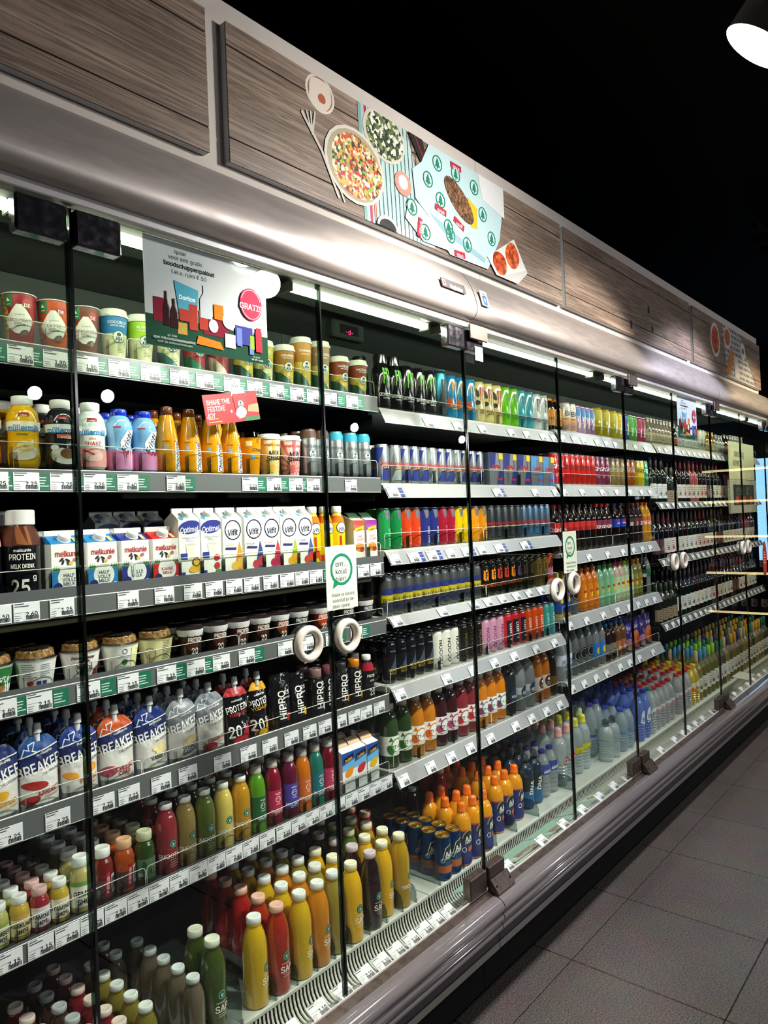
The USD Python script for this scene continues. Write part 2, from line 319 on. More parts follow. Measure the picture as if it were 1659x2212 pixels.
BOT = {  # outline of the body (of r, of h), neck radius (of r), where the cap starts (of h)
 'juice': ([(0,.004),(.86,0),(.97,.012),(1,.03),(1,.6),(.985,.66),(.93,.73),(.82,.80),(.66,.86),(.56,.89),(.55,.905),(.6,.91),(.6,.918),(.52,.92),(.52,.955),(0,.955)], .6, .922),
 'shot': ([(0,.004),(.86,0),(.97,.02),(1,.05),(1,.6),(.95,.68),(.82,.76),(.7,.8),(.68,.83),(0,.83)], .76, .82),
 'square': ([(0,.004),(.9,0),(1,.015),(1,.03),(1,.62),(.98,.68),(.86,.77),(.64,.85),(.56,.88),(.56,.9),(0,.9)], .62, .885),
 'muller': ([(0,.004),(.7,0),(.86,.02),(.97,.08),(1,.16),(.96,.25),(.93,.32),(.93,.48),(1,.56),(.99,.66),(.9,.76),(.72,.83),(.58,.86),(.57,.9),(0,.9)], .63, .87),
 'fristi': ([(0,.004),(.8,0),(.95,.03),(1,.1),(1,.22),(.9,.34),(.84,.42),(.86,.5),(.97,.6),(1,.68),(.92,.77),(.72,.86),(.56,.89),(0,.9)], .6, .88),
 'cone': ([(0,.004),(.86,0),(.98,.025),(1,.07),(.97,.16),(.98,.25),(.95,.38),(.86,.52),(.74,.66),(.62,.78),(.52,.86),(.46,.885),(0,.9)], .52, .86),
 'pet': ([(0,.01),(.55,0),(.8,.01),(.95,.06),(1,.12),(.95,.24),(.93,.34),(.97,.42),(1,.46),(1,.62),(.97,.68),(.82,.77),(.6,.85),(.44,.9),(.42,.93),(0,.93)], .46, .925),
 'sport': ([(0,.01),(.6,0),(.9,.015),(1,.06),(.95,.2),(.94,.3),(1,.42),(1,.6),(.98,.67),(.88,.74),(.68,.795),(.5,.822),(.43,.835),(.43,.85),(0,.85)], .45, .842),
 'vit': ([(0,.006),(.8,0),(.97,.02),(1,.05),(1,.6),(.96,.69),(.84,.78),(.66,.86),(.52,.89),(.5,.915),(0,.915)], .56, .91),
 'wine': ([(0,.01),(.9,0),(1,.012),(1,.58),(.96,.64),(.8,.69),(.55,.735),(.4,.77),(.37,.8),(0,.8)], .395, .79),
 'beer': ([(0,.01),(.9,0),(1,.015),(1,.5),(.95,.57),(.72,.68),(.5,.78),(.43,.86),(.42,.96),(0,.96)], .47, .955),
 'big': ([(0,.01),(.7,0),(.94,.02),(1,.06),(1,.34),(.95,.37),(.95,.4),(1,.43),(1,.6),(.98,.67),(.88,.76),(.66,.85),(.42,.91),(.4,.94),(0,.94)], .44, .935),
}
def ridge(pr, lo, hi, n, amp):
    """adds moulded rings between two heights of a bottle outline"""
    a = [p for p in pr if not lo < p[1] < hi]; k = sum(1 for p in a if p[1] <= lo and a.index(p) < len(a)-1)
    rs = [p[0] for p in pr if lo <= p[1] <= hi] or [1]; R0 = max(rs)
    mid = []
    for i in range(n):
        z = lo + (hi-lo)*(i+.1)/n; dz = (hi-lo)/n
        mid += [(R0, z), (R0, z+dz*.45), (R0*(1-amp), z+dz*.6), (R0*(1-amp), z+dz*.75)]
    low = [p for p in pr if p[1] <= lo]; high = [p for p in pr if p[1] >= hi]
    return low + mid + high
def bottle(style, r, h, body, capm, n=22, rings=None, fill=None, capn=None):
    base, nr, cz = BOT[style]
    if rings: base = ridge(base, *rings)
    pr = scaled(base, r, h); parts = [('body', lathe(pr, n), body)]
    if fill:
        z1 = fill[0]; ins = [(max(a*r-.0022, 0), b*h) for a, b in base if b < z1] ; ins.append((max(np.interp(z1, [b for _, b in base], [a for a, _ in base])*r-.0022, 0), z1*h)); ins.append((0, z1*h)); ins[0] = (0, .006)
        parts.append(('drink', lathe(ins, n), fill[1]))
    c = nr*r
    if style == 'sport':
        cp = [(c, cz*h), (c*1.08, cz*h+.001), (c*1.08, cz*h+.009), (c*1.0, cz*h+.011), (c*1.02, h*.95), (c*.92, h*.982), (c*.6, h), (0, h)]
    elif style == 'wine':
        cp = [(c*1.0, cz*h), (c*1.03, cz*h+.002), (c*1.0, h-.002), (c*.9, h), (0, h)]
    else: cp = cap_prof(c, cz*h, h)
    parts.append(('cap' if style != 'wine' else 'capsule', lathe(cp, capn or 18), capm))
    up_ = [p for p in pr[1:] if p[0] > 0]
    return parts, cyl_surf(up_, r)
def cup(r0, r1, h, body, lidm=None, lidh=.012, n=26, dome=None):
    pr = [(0, .004), (r0-.002, .004), (r0-.001, 0), (r0, .002), (r1, h-lidh)]
    parts = [('body', lathe(pr, n), body)]
    if lidm:
        z = h-lidh
        parts.append(('lid', lathe([(r1-.001, z-.004), (r1+.002, z-.004), (r1+.0025, z+.001), (r1+.0005, z+.0025), (r1-.002, h-.001), (r1-.004, h), (r1-.008, h), (r1-.01, h-.003), (0, h-.003)], n), lidm))
    else: parts.append(('rim', lathe([(r1-.001, h-lidh), (r1+.0018, h-lidh+.001), (r1+.0018, h-lidh+.003), (r1-.001, h-lidh+.004), (r1-.004, h-lidh-.001), (0, h-lidh-.001)], n), 'p:#e9e6dc'))
    return parts, cyl_surf(pr[3:], (r0+r1)/2)
def granola_pot(body):
    r0, r1, z = .034, .044, .062; pr = [(0, .002), (r0, 0), (r1, z)]
    n = 26
    dome = [(r1+.001, z+.003), (r1-.003, z+.006), (r1-.005, z+.018), (r1-.008, z+.022), (0, z+.022)]
    gr = lathe([(r1-.005, z+.004), (r1-.0062, z+.0165), (r1-.012, z+.019), (0, z+.0195)], n)
    v = gr[0].copy(); k = meshkit.noise(v*260, 3); v += gr[2]*((k-.5)*.004)[:,None]; gr = (v, gr[1], gr[2])
    return [('body', lathe(pr, n), body), ('rim', lathe([(r1-.002, z-.003), (r1+.003, z-.001), (r1+.003, z+.002), (r1-.001, z+.003)], n), 'c:#d8dcd8'), ('granola', gr, 'granola'), ('dome_lid', lathe(dome, n), 'c:#eef0ee'),
            ('lid_card', lathe([(r1-.012, z+.0224), (r1-.011, z+.0236), (0, z+.0236)], n), 'p:#1d1a1a')], cyl_surf(pr[1:], (r0+r1)/2)
def pot(body, lidc):
    r0, r1, z = .027, .0325, .07; pr = [(0, .002), (r0, 0), (r1, z)]
    foil = [(r1-.001, z-.001), (r1+.0025, z), (r1+.0025, z+.0012), (r1-.003, z+.0028), (0, z+.0034)]
    v, f, nn = lathe([(r1-.001, z-.018), (r1+.0015, z-.010), (r1+.0022, z-.001)], 26)
    a = np.arctan2(v[:,0], -v[:,1]); v = v + nn*(.0009*np.sin(a*16))[:,None]
    return [('body', lathe(pr, 26), body), ('foil_skirt', (v, f, nn), 'p:#d9d7d6'), ('lid', lathe(foil, 26), lidc)], cyl_surf(pr[1:], (r0+r1)/2)
def gable(w, d, h, body, roof, capm='p:#eef0f0', cr=.013, capy=.5, tall=False):
    hs = h - (.03 if not tall else .026); zb = h - .012
    line = [(-d/2, 0), (-d/2, hs), (-.003, zb), (-.003, h)]
    v, f, n = hull(np.array([(sx*w/2, sy*d/2, z) for sx in (-1, 1) for sy in (-1, 1) for z in (0, hs)]))
    rf = hull(np.array([(sx*w/2, sy*d/2, hs) for sx in (-1, 1) for sy in (-1, 1)] + [(sx*w/2*(.96), sy*.004, zb) for sx in (-1, 1) for sy in (-1, 1)]))
    fin = cb(-w/2, w/2, -.003, .003, zb-.003, h, .001)
    sl = np.array([d/2-.003, zb-hs]); sl = sl/np.linalg.norm(sl); mid = np.array([(-d/2*(1-capy)) - .003*capy, hs + (zb-hs)*capy])
    c = lathe([(cr*1.1, -.002), (cr*1.1, .0015), (cr, .002), (cr, .012), (cr*.94, .0135), (0, .0135)], 18)
    ang = math.atan2(sl[1], sl[0]); cv = move(c, (0, 0, 0), 0, ang); cv = (cv[0] + np.array([0, mid[0], mid[1]]), cv[1], cv[2])
    return [('carton', (v, f, n), body), ('gable_top', rf, roof), ('top_fin', fin, 'p:#ecebe6'), ('cap', cv, capm)], fold_surf(line)
def brick_carton(w, d, h, body, capm=None):
    hs = h-.018; line = [(-d/2, 0), (-d/2, hs), (d/2-.004, h)]
    b = hull(np.array([(sx*w/2, sy*d/2, 0) for sx in (-1, 1) for sy in (-1, 1)] + [(sx*w/2, -d/2, hs) for sx in (-1, 1)] + [(sx*w/2, d/2, h) for sx in (-1, 1)]))
    parts = [('carton', b, body)]
    if capm: 
        c = ext([(.0, .03), (-.012, .026), (-.022, .016), (-.025, .006), (-.024, -.004)], -w/2+.002, w/2-.002, 60); c2 = (c[0] + np.array([0, .0015, -.001]), c[1][:, ::-1], None); c = join((c[0], c[1], None), c2); parts.append(('folded_top', (c[0] + np.array([0, d/2-.006, h-.022]), c[1], c[2]), capm))
    return parts, fold_surf(line)
def boxp(w, d, h, m): return [('carton', cb(-w/2, w/2, -d/2, d/2, 0, h, min(.0015, d*.25)), m)], plane_surf(-d/2)
def pouch(w, h, t, body, capm='p:#e6e7e8', seed=1, spout=True, edge=.0):
    hb = h-.028 if spout else h
    nu, nv = 20, 26; U = np.linspace(-1, 1, nu+1); V = np.linspace(0, 1, nv+1)
    def wid(v): return w/2*(1 - .05*np.sin(v*3.1)) * np.where(v > .82, 1 - .5*(np.clip(v-.82, 0, 1)/.18)**1.6*(1 if spout else .1), 1)
    def thick(v): return t/2*np.clip(1.05 - v**1.7, 0.03, 1)
    def pos(u, v, s):
        x = u*wid(v); y = s*thick(v)*np.clip(1-np.abs(u)**2.4, 0, 1)**.75
        k = meshkit.fbm(np.stack([x*46, v*h*40, np.full_like(x, seed*3.1 + s)], -1), 3) - .5
        return np.stack([x, y + s*k*.013*np.clip(1-np.abs(u)**3, 0, 1)*(.35+v), v*hb], -1)
    uu, vv = np.meshgrid(U, V, indexing='ij'); parts_v, parts_f = [], []
    for s in (-1, 1):
        q = pos(uu, vv, s).reshape(-1, 3); i, j = np.meshgrid(np.arange(nu), np.arange(nv), indexing='ij'); a = lambda x, y: x*(nv+1)+y
        f = np.vstack([np.stack([a(i,j), a(i+1,j), a(i+1,j+1)], -1).reshape(-1, 3), np.stack([a(i,j), a(i+1,j+1), a(i,j+1)], -1).reshape(-1, 3)])
        parts_v.append(q); parts_f.append(f if s < 0 else f[:, ::-1])
    m = trimesh.Trimesh(np.vstack(parts_v), np.vstack([parts_f[0], parts_f[1] + len(parts_v[0])]), process=False)
    m.merge_vertices(); body_m = meshkit.arrays(m, True)
    parts = [('pouch', body_m, body)]
    if spout: parts.append(('spout', lathe([(.0055, hb-.012), (.0055, hb+.006), (.009, hb+.0065), (.0095, hb+.008), (.008, h-.002), (.006, h), (0, h)], 16), capm))
    def s(u, v):
        vn = np.clip(v/hb, 0, 1); un = np.clip(u/wid(vn), -1, 1); p = pos(un, vn, -1)
        e = 1e-3; du = pos(np.clip(un+.02, -1, 1), vn, -1)-pos(np.clip(un-.02, -1, 1), vn, -1); dv = pos(un, np.clip(vn+.02, 0, 1), -1)-pos(un, np.clip(vn-.02, 0, 1), -1)
        n = np.cross(du, dv); n /= np.linalg.norm(n, axis=1, keepdims=True) + 1e-12
        return p, n
    return parts, (s, w/20, [hb*i/26 for i in range(27)])

# ---------------------------------------------------------------- product kinds
KIND = {}
def K(key, name, cat, desc, base, decs=()): KIND[key] = (name, cat, desc, base, decs)
CNT = {}
def make(key, path):
    name, cat, desc, base, decs = KIND[key]; fn, args = base[0], base[1:]
    kw = args[-1] if args and isinstance(args[-1], dict) else {}; args = args[:-1] if kw else args
    parts, (surf, uc, vc) = globals()[fn](*args, **kw)
    for nm, mesh, m in parts: obj(nm, mesh, m, path)
    layer = 0
    for nm, m, shapes in decs:
        g = union_all(shapes if isinstance(shapes, (list, tuple)) else [shapes])
        if m[:2] == 'b:': continue
        layer += 1
        lay(g, surf, .00022 + .00016*layer, uc, vc, nm, m, path)
FIRST = {}
def put(key, x, y, z, rz=0.0, label=None, group=None, rx=0.0):
    name, cat, desc = KIND[key][:3]
    src = FIRST.get(key)
    p = thing(name, label or desc, cat, (x, y, z), rz, rx, group, src)
    if src is None: FIRST[key] = p; make(key, p)
    return p
ORD = ['first', 'second', 'third', 'fourth', 'fifth', 'sixth', 'seventh', 'eighth', 'ninth', 'tenth', 'eleventh', 'twelfth', 'thirteenth', 'fourteenth', 'fifteenth', 'sixteenth', 'seventeenth', 'eighteenth', 'nineteenth', 'twentieth']
ORD += [a + b for a in ('twenty-', 'thirty-', 'forty-', 'fifty-') for b in ['first', 'second', 'third', 'fourth', 'fifth', 'sixth', 'seventh', 'eighth', 'ninth']]
FRONTS = {}
HALF = {}
def half(key):
    b = KIND[key][3]; return {'can': lambda: b[1], 'bottle': lambda: b[2], 'cup': lambda: b[2] + .002, 'granola_pot': lambda: .047, 'pot': lambda: .035}.get(b[0], lambda: b[1]/2)()
def row(shelf, where, items, z, y, rot=-.3, back=(), jit=.0, place='on'):
    """items: (kind, x positions); a front row whose things are told apart by their order, and rows behind it that are half hidden"""
    for key, xs in items:
        n = len(xs); desc = KIND[key][2]
        for i, x in enumerate(xs):
            lab = f'{desc}, {where}' if n == 1 else f'{desc}, {ORD[i]} from left, {where}'
            FRONTS.setdefault(shelf, []).append((x, half(key)))
            put(key, x, y + rng.uniform(-jit, jit), z, rot + rng.uniform(-.12, .12)*(1 if rot else 0), lab, f'{desc}, {where}' if n > 1 else None)
    for key, xs, pitch, nb in back:
        desc = KIND[key][2]
        for j in range(1, nb+1):
            for i, x in enumerate(xs):
                lab = f'{desc}, {ORD[j]} row, {where}' if len(xs) == 1 else f'{desc}, {ORD[i]} from left, {ORD[j]} row, {where}'
                put(key, x + rng.uniform(-.0006, .0006), y + pitch*j, z, rot + rng.uniform(-.5, .5)*(1 if rot else 0), lab, f'{desc}, rear rows, {where}')

# ================================================================= kinds
W, BK = 'p:#f1efe9', 'p:#17171a'
GRN = 'p:#0f6b48'
def siren(cx, cz, r): return [('emblem', 'p:#f3f2ec', E(cx, cz, r)), ('emblem_print', 'p:#1d5a45', [ring(cx, cz, r, r*.12), E(cx, cz+r*.35, r*.36, r*.3), P((cx-r*.6, cz-r*.5), (cx-r*.3, cz+.1*r), (cx-r*.2, cz-.6*r)), P((cx+r*.6, cz-r*.5), (cx+r*.3, cz+.1*r), (cx+r*.2, cz-.6*r)), R(cx-r*.12, cz-r*.75, cx+r*.12, cz-.05*r)])]
# ---- coffee cups
def de_cup(key, desc, c1, c2, txt, pat):
    K(key, 'coffee_cup', 'cup', desc, ('cup', .026, .0342, .112, c1, None, .004), [
        ('side_print', c2, [P((-.075, .0), (-.03, 0), (-.022, .06), (-.03, .108), (-.075, .108))] ), ('pattern', pat[0], pat[1]),
        ('green_tag', 'p:#1c8a58', [P((-.031, .106), (-.012, .106), (-.014, .08), (-.028, .08))]), ('tag_print', W, [P((-.026, .092), (-.022, .1), (-.017, .092)), R(-.026, .085, -.017, .0865)]),
        ('label', W, [P((-.03, .052), (-.024, .06), (-.006, .086), (.004, .086), (.024, .06), (.029, .052), (.02, .03), (.006, .022), (-.01, .024), (-.024, .036))]),
        ('logo', 'p:#b3202b', [E(.014, .088, .0105, n=8, rot=22)]), ('logo_letters', W, [T('DE', .014, .0845, .007)]),
        ('lettering', 'p:#5b3a35', [T(txt, 0, .052, .0068, False), T('by barista', 0, .064, .0028, False), lines(-.012, .046, .024, 3, .003, .001)]),
        ('coffee_bean', 'p:#4a2416', [E(.008, .024, .0105, .007, 35)]), ('bean_crease', 'p:#8a5a3a', [E(.008, .024, .0095, .0011, 35)])])
wav = [LineString([(-.07+.0045*i, z+.0022*(-1)**i) for i in range(11)]).buffer(.0007) for z in np.arange(.03, .1, .011)]
dots = [E(-.068+.01*(i % 5)+.004*(j % 2), .05+.009*j, .0014, n=8) for j in range(6) for i in range(5)]
de_cup('deA', 'red patterned ready-made coffee cup', 'p:#a81b2b', 'p:#d3b04c', 'MACCHIATO', ('p:#6b3c1a', wav))
de_cup('deB', 'orange patterned ready-made coffee cup', 'p:#d4561e', 'p:#c34a16', 'LATTE', ('p:#e27a2c', wav))
de_cup('deC', 'brown spotted ready-made coffee cup', 'p:#7c4630', 'p:#d6b95a', 'CAPPUCCINO', ('p:#3c2417', dots))
def sb(key, desc, top, low, txt, sub, h=.121, wave='p:#1d5a45', lid='p:#eef0e4'):
    z = h-.012
    hill = P((-.11, 0), (-.11, h*.42), (-.05, h*.36), (-.02, h*.3), (.012, h*.12), (.03, 0))
    K(key, 'coffee_cup', 'cup', desc, ('cup', .025, .0335, h, top, lid, .0155), [
        ('lower_print', low, [R(-.12, 0, .12, h*.5)]), ('wave_print', wave, [hill]),
        *siren(.006, h*.44, .0148), ('lettering', W, [T(txt, .004, h*.72, .0062), T(sub, .004, h*.655, .0034)]), ('small_print', 'p:#5a5a3a', [lines(.002, h*.2, .02, 3, .004, .0009)])])
sb('sbA', 'blue coconut coffee cup, white lid', 'p:#2f86c4', 'p:#dcd9a8', 'COCONUT', 'COFFEE DRINK', wave='p:#dcd9a8')
sb('sbB', 'lime green almond coffee cup', 'p:#a6d62a', 'p:#e0dcae', 'ALMOND', 'COFFEE DRINK', wave='p:#e0dcae')
sb('sbC', 'teal and cream coffee cup', 'p:#2a6b6b', 'p:#e3e0b8', 'OAT', 'COFFEE DRINK', wave='p:#2a6b6b')
sb('sbD', 'red festive coffee cup', 'p:#b3202a', 'p:#b3202a', 'FESTIVE', 'LATTE', wave='p:#1d7a55')
sb('sbE', 'tall red striped festive coffee cup', 'p:#9d1a26', 'p:#a81f2a', 'JOY', 'LATTE', .15, wave='p:#e5d7c0')
sb('sbF', 'green and yellow coffee cup', 'p:#1d5a45', 'p:#d9c24a', 'SKINNY', 'LATTE')
sb('sbG', 'yellow topped coffee cup', 'p:#c9c21c', 'p:#dcd69a', 'VANILLA', 'LATTE')
sb('sbH', 'amber caramel coffee cup', 'p:#b07a2a', 'p:#d3b64a', 'CARAMEL', 'MACCHIATO')
sb('sbI', 'tall amber caramel coffee cup', 'p:#c4892c', 'p:#d6bb3e', 'CARAMEL', 'MACCHIATO', .156)
sb('sbJ', 'tall beige cappuccino coffee cup', 'p:#9c7f58', 'p:#cdbb6a', 'CAPPUCCINO', 'CLASSIC', .156)
sb('sbK', 'russet hazelnut coffee cup', 'p:#8f3d24', 'p:#d1b23c', 'HAZELNUT', 'MACCHIATO')
# ---- milk drinks
def muller(key, desc, body, band, deco, capm='p:#f0f0ee'):
    K(key, 'milk_bottle', 'bottle', desc, ('bottle', 'muller', .0348, .16, body, capm), [
        ('band', band, [R(-.13, .084, .13, .102)]), ('logo', 'p:#b3242c', [R(-.012, .113, .012, .121)]), ('logo_letters', W, [T('müller', 0, .1152, .0038)]),
        ('lettering', 'p:#1f7fc0', [T('müllermilk', 0, .0875, .0125, sx=.86)]), *deco])
muller('muA', 'yellow banana milk bottle', 'g:#e8b61a', 'p:#f4eed8', [('title', 'p:#3a2a1a', [T('BANANA', -.004, .074, .004)]), ('cream_swirl', 'p:#efe3cf', [E(.0, .034, .03, .016, 8)]), ('banana_slice', 'p:#f0d98c', [E(.002, .048, .018, .012)]), ('banana_core', 'p:#d9b45a', [E(.002, .048, .005, .003)])])
muller('muB', 'black and white special milk bottle', 'g:#22242a', 'p:#e9ece8', [('badge', 'p:#c4581c', [R(-.014, .07, .03, .079)]), ('badge_letters', W, [T('SPECIAL', .008, .0722, .005)]), ('cream_swirl', 'p:#e8e6e0', [E(.0, .03, .03, .018, -12), E(-.02, .05, .01, .006)]), ('cookie', 'p:#8a5a30', [E(.008, .036, .016, .012)])])
muller('muC', 'pink milkshake bottle', 'g:#cfe0dc', 'p:#eef3ef', [('shake', 'p:#e39a98', [P((-.12, .008), (-.12, .05), (-.03, .054), (.03, .05), (.12, .05), (.12, .008))]), ('badge', 'p:#f0ebe0', [R(-.02, .058, .022, .081)]), ('title', 'p:#b5283a', [T('SHAKE', .001, .062, .009), T('MILK', .001, .073, .0048, False)]), ('strawberry_swirl', 'p:#f0c2ba', [E(.0, .034, .024, .014)]), ('wafer', 'p:#c4424a', [P((-.024, .046), (-.02, .05), (.004, .038), (.002, .034))])])
muller('muD', 'red and orange milk bottle', 'g:#c9401e', 'p:#f2e6dc', [('fruit', 'p:#a01e20', [E(0, .034, .026, .018)])])
K('fri', 'yoghurt_bottle', 'bottle', 'sky blue and pink yoghurt bottle', ('bottle', 'fristi', .032, .152, 'g:#7fb4e0', 'g:#1d36c0'), [
    ('pink_print', 'p:#cf7fb0', [P((-.11, .004), (-.11, .055), (-.02, .052), (.0, .048), (.11, .056), (.11, .004))]), ('badge', 'p:#c4505c', [R(-.022, .104, -.004, .108)]), ('swash', W, [P((-.004, .052), (.022, .06), (.034, .1), (.012, .098), (-.006, .07))]),
    ('lettering', 'p:#1c2140', [T('Fristi', .013, .07, .016, True, 66, 14)]), ('berries', 'p:#b3242f', [E(.004+.006*i, .047-.004*(i % 2), .004, n=10) for i in range(5)])])
K('cho', 'chocolate_milk_bottle', 'bottle', 'yellow chocolate milk bottle, brown cap', ('bottle', 'cone', .0315, .17, 'g:#e39a10', 'g:#6b3820'), [
    ('swash', W, [P((.008, .004), (.03, .004), (.027, .06), (.021, .085), (.011, .075))]), ('lettering', 'p:#2a2350', [T('Chocomel', .0185, .043, .0135, True, 90, 12, .86)]), ('small_print', 'p:#7a4a10', [lines(-.022, .04, .016, 5, .004), bars(-.024, .078, .018, .003)]), ('date_code', 'p:#9fb4c4', [R(-.02, .058, -.008, .07)])])
K('chc', 'chocolate_milk_cup', 'cup', 'orange chocolate milk cup, clear lid', ('cup', .026, .0335, .12, 'g:#e39412', 'c:#e8e8e6', .016), [('label', 'p:#e9d9a8', [R(-.02, .08, -.004, .094)]), ('lettering', 'p:#3a2418', [T('Choco', .016, .07, .009, True, 0, 8)]), ('seal', 'p:#4a9ac4', [R(-.008, .044, .004, .054)]), ('red_tab', 'p:#c42a20', [R(.01, .09, .015, .1)])])
def mshake(key, desc, c1, c2, txt2):
    K(key, 'milkshake_cup', 'cup', desc, ('cup', .026, .034, .12, c1, 'p:#f0ede0', .012), [('rays', c2, [R(-.11, .004, .11, .105).intersection(P((.0, .02), (.012*math.cos(a)*9, .05+.1*math.sin(a)), (.012*math.cos(a+.16)*9, .05+.1*math.sin(a+.16)))) for a in np.arange(0, 6.28, .5)]),
        ('brand_letters', 'p:#b8602a' if c2 != 'p:#d95a5a' else 'p:#c4404a', [T('melkunie', .0, .088, .0085)]), ('lettering', 'p:#1c1a24', [T('Milk', .002, .065, .012, True, 6, 14), T('Shake', .004, .05, .013, True, 6, 14)]), ('fruit', c2, [E(-.006, .02, .01, .012)])])
mshake('msA', 'cream vanilla milkshake cup', 'p:#efe3b8', 'p:#e3a93a', 'Shake'); mshake('msB', 'pink strawberry milkshake cup', 'p:#f0c8c4', 'p:#d95a5a', 'Shake')
def shot(key, desc, top):
    K(key, 'coffee_can', 'can', desc, ('can', .0261, .145, 'a:#b4b8ba', 'a:#6a4a3c' if top != 'p:#2f9ab8' else 'a:#5cc0d8'), [('top_print', top, [P((-.09, .112), (-.09, .14), (.09, .14), (.09, .124))]), ('lettering', 'p:#4a4e52', [T('TRIPLESHOT', .0, .092, .0085, True, 0, 0, .7)]), *siren(.004, .07, .013), ('stripes', 'p:#8d9296', [R(-.08, z, .08, z+.0012) for z in np.arange(.014, .05, .0045)])])
shot('tsA', 'silver and brown coffee can', 'p:#5c4034'); shot('tsB', 'silver and turquoise coffee can', 'p:#2f9ab8')
# ---- cartons
def melk(key, desc, col, dark, l1, lines_):
    K(key, 'milk_carton', 'carton', desc, ('gable', .072, .072, .137, 'p:#eeece6', col, 'p:#eff1f0', .0135, .45), [
        ('lower_print', col, [R(-.036, .0, .036, .048)]), ('grass', 'p:#4a8a4a', [P((x, .045), (x+.004, .06), (x+.006, .045)) for x in (-.034, -.029, -.024, .018, .024, .029)]),
        ('label_disc', 'p:#f2f0ea', [E(.002, .031, .0255)]), ('brand_letters', 'p:#b8242c', [T('melkunie', .001, .085, .0125, True, 0, 0, .8)]), ('cow_print', 'p:#1c1c22', [E(-.014, .072, .006, .0025, 40), E(-.011, .066, .0025, .006, -20), E(.0, .07, .006, .0025, -30), E(.0, .064, .002, .006, 10)]),
        ('cow_nose', 'p:#b86a70', [E(.017, .071, .0055, .0042, 25)]), ('flower', 'p:#e0b81e', [E(.008, .063, .0035, .0045)]),
        ('lettering', dark, [T(t, .002, .031 + .0095*(len(lines_)-1)/2 - .0095*i - .0036, .0078, False, sx=.95) for i, t in enumerate(lines_)]), ('seal', 'p:#20246a', [E(-.023, .012, .0095)]), ('seal_letters', W, [T('vers', -.023, .0105, .0042)]), ('volume_badge', 'p:#f2f0ea', [E(.028, .008, .006, .005)]),
        ('side_label', 'p:#cdbd8a', [R(.018, .107, .028, .13)])])
melk('mkA', 'light blue half-fat milk carton', 'p:#1f7fc4', 'p:#22304a', '', ('HALF', 'VOLLE', 'MELK')); melk('mkB', 'dark blue whole milk carton', 'p:#26328c', 'p:#22304a', '', ('VOLLE', 'MELK')); melk('mkC', 'red buttermilk carton', 'p:#c8242c', 'p:#b8242c', '', ('KARNE', 'MELK'))
def opt(key, desc, fruit):
    K(key, 'yoghurt_carton', 'carton', desc, ('gable', .063, .063, .182, 'p:#f0ede4', 'p:#f0ede4', 'p:#f2f2ee', .013, .5), [
        ('logo', 'p:#26308c', [E(.002, .132, .034, .0175, 8).intersection(box(-.0315, 0, .0315, .2))]), ('logo_letters', W, [T('Optimel', .001, .1265, .0135, True, 4, 6, .82)]), ('top_seal', 'p:#3a9ac8', [E(-.02, .158, .007)]),
        ('small_print', 'p:#8a8a90', [T('DRINKYOGHURT', .002, .105, .0042, False), lines(-.012, .1, .026, 2, .0035)]), ('glass_print', 'p:#dcdccb', [P((-.012, .088), (.018, .088), (.015, .05), (-.009, .05))]), ('glass_rim', 'p:#c4c6b8', [E(.003, .088, .015, .003)]),
        ('blue_tag', 'p:#26308c', [R(-.028, .05, -.008, .066), R(-.026, .008, -.016, .018)]), *fruit])
opt('opA', 'white yoghurt drink carton, passion fruit', [('mango', 'p:#e3b02a', [E(.015, .026, .02, .01, 15)]), ('passion_fruit', 'p:#6a3a2a', [E(.018, .042, .012)]), ('passion_seeds', 'p:#d9b040', [E(.018, .042, .009)])])
opt('opB', 'white yoghurt drink carton, raspberry', [('raspberry', 'p:#c4303a', [E(.016, .05, .009), E(.016, .028, .009)]), ('leaf', 'p:#4a8a4a', [E(.02, .014, .009, .005)])])
def vif(key, desc, cols):
    K(key, 'yoghurt_carton', 'carton', desc, ('gable', .064, .063, .182, 'p:#f1efe8', 'p:#f1efe8', 'p:#f2f2ee', .013, .5), [
        ('fruit', cols[0], [P((.0, .004), (.031, .004), (.031, .06), (.022, .088), (.012, .05))]), ('fruit_two', cols[1], [E(.006, .022, .012), E(.024, .03, .009, .014)]), ('logo_ring', 'p:#20263c', [ring(.002, .12, .0275, .0032)]), ('logo_letters', 'p:#20264a', [T('Vifit', .001, .1135, .0155, True, 4, 10, .86)]),
        ('top_seal', 'p:#3a9ac8', [E(-.021, .158, .0065)]), ('flavour_letters', cols[0], [T('YOGHURT', -.012, .08, .005, False)]), ('blue_tag', 'p:#26306a', [P((-.026, .068), (-.024, .074), (.012, .072), (.01, .066))])])
vif('viA', 'white round-logo carton, peach', ('p:#e3952a', 'p:#e8b84a')); vif('viB', 'white round-logo carton, raspberry', ('p:#3f4a80', 'p:#c43a4a')); vif('viC', 'white round-logo carton, red fruit', ('p:#c43a4a', 'p:#b02a50')); vif('viD', 'white round-logo carton, citrus', ('p:#9ab02a', 'p:#e8a020')); vif('viE', 'white round-logo carton, strawberry', ('p:#4a5a8a', 'p:#d0442a'))
K('vib', 'yoghurt_bottle', 'bottle', 'orange and yellow yoghurt drink bottle', ('bottle', 'square', .0265, .18, 'g:#e0c21a', 'p:#f0f0ec'), [('orange_top', 'p:#e07a1c', [R(-.09, .128, .09, .15)]), ('label_disc', W, [E(.004, .112, .018)]), ('logo_ring', 'p:#20263c', [ring(.004, .112, .018, .0022)]), ('logo_letters', 'p:#20264a', [T('Vifit', .004, .107, .011, True, 4, 10, .8)]), ('red_tab', 'p:#c8302a', [R(-.004, .044, .003, .086)]), ('fruit', 'p:#cf4a1e', [E(.002, .034, .012), E(-.018, .02, .012, .009), E(.02, .022, .01)])])
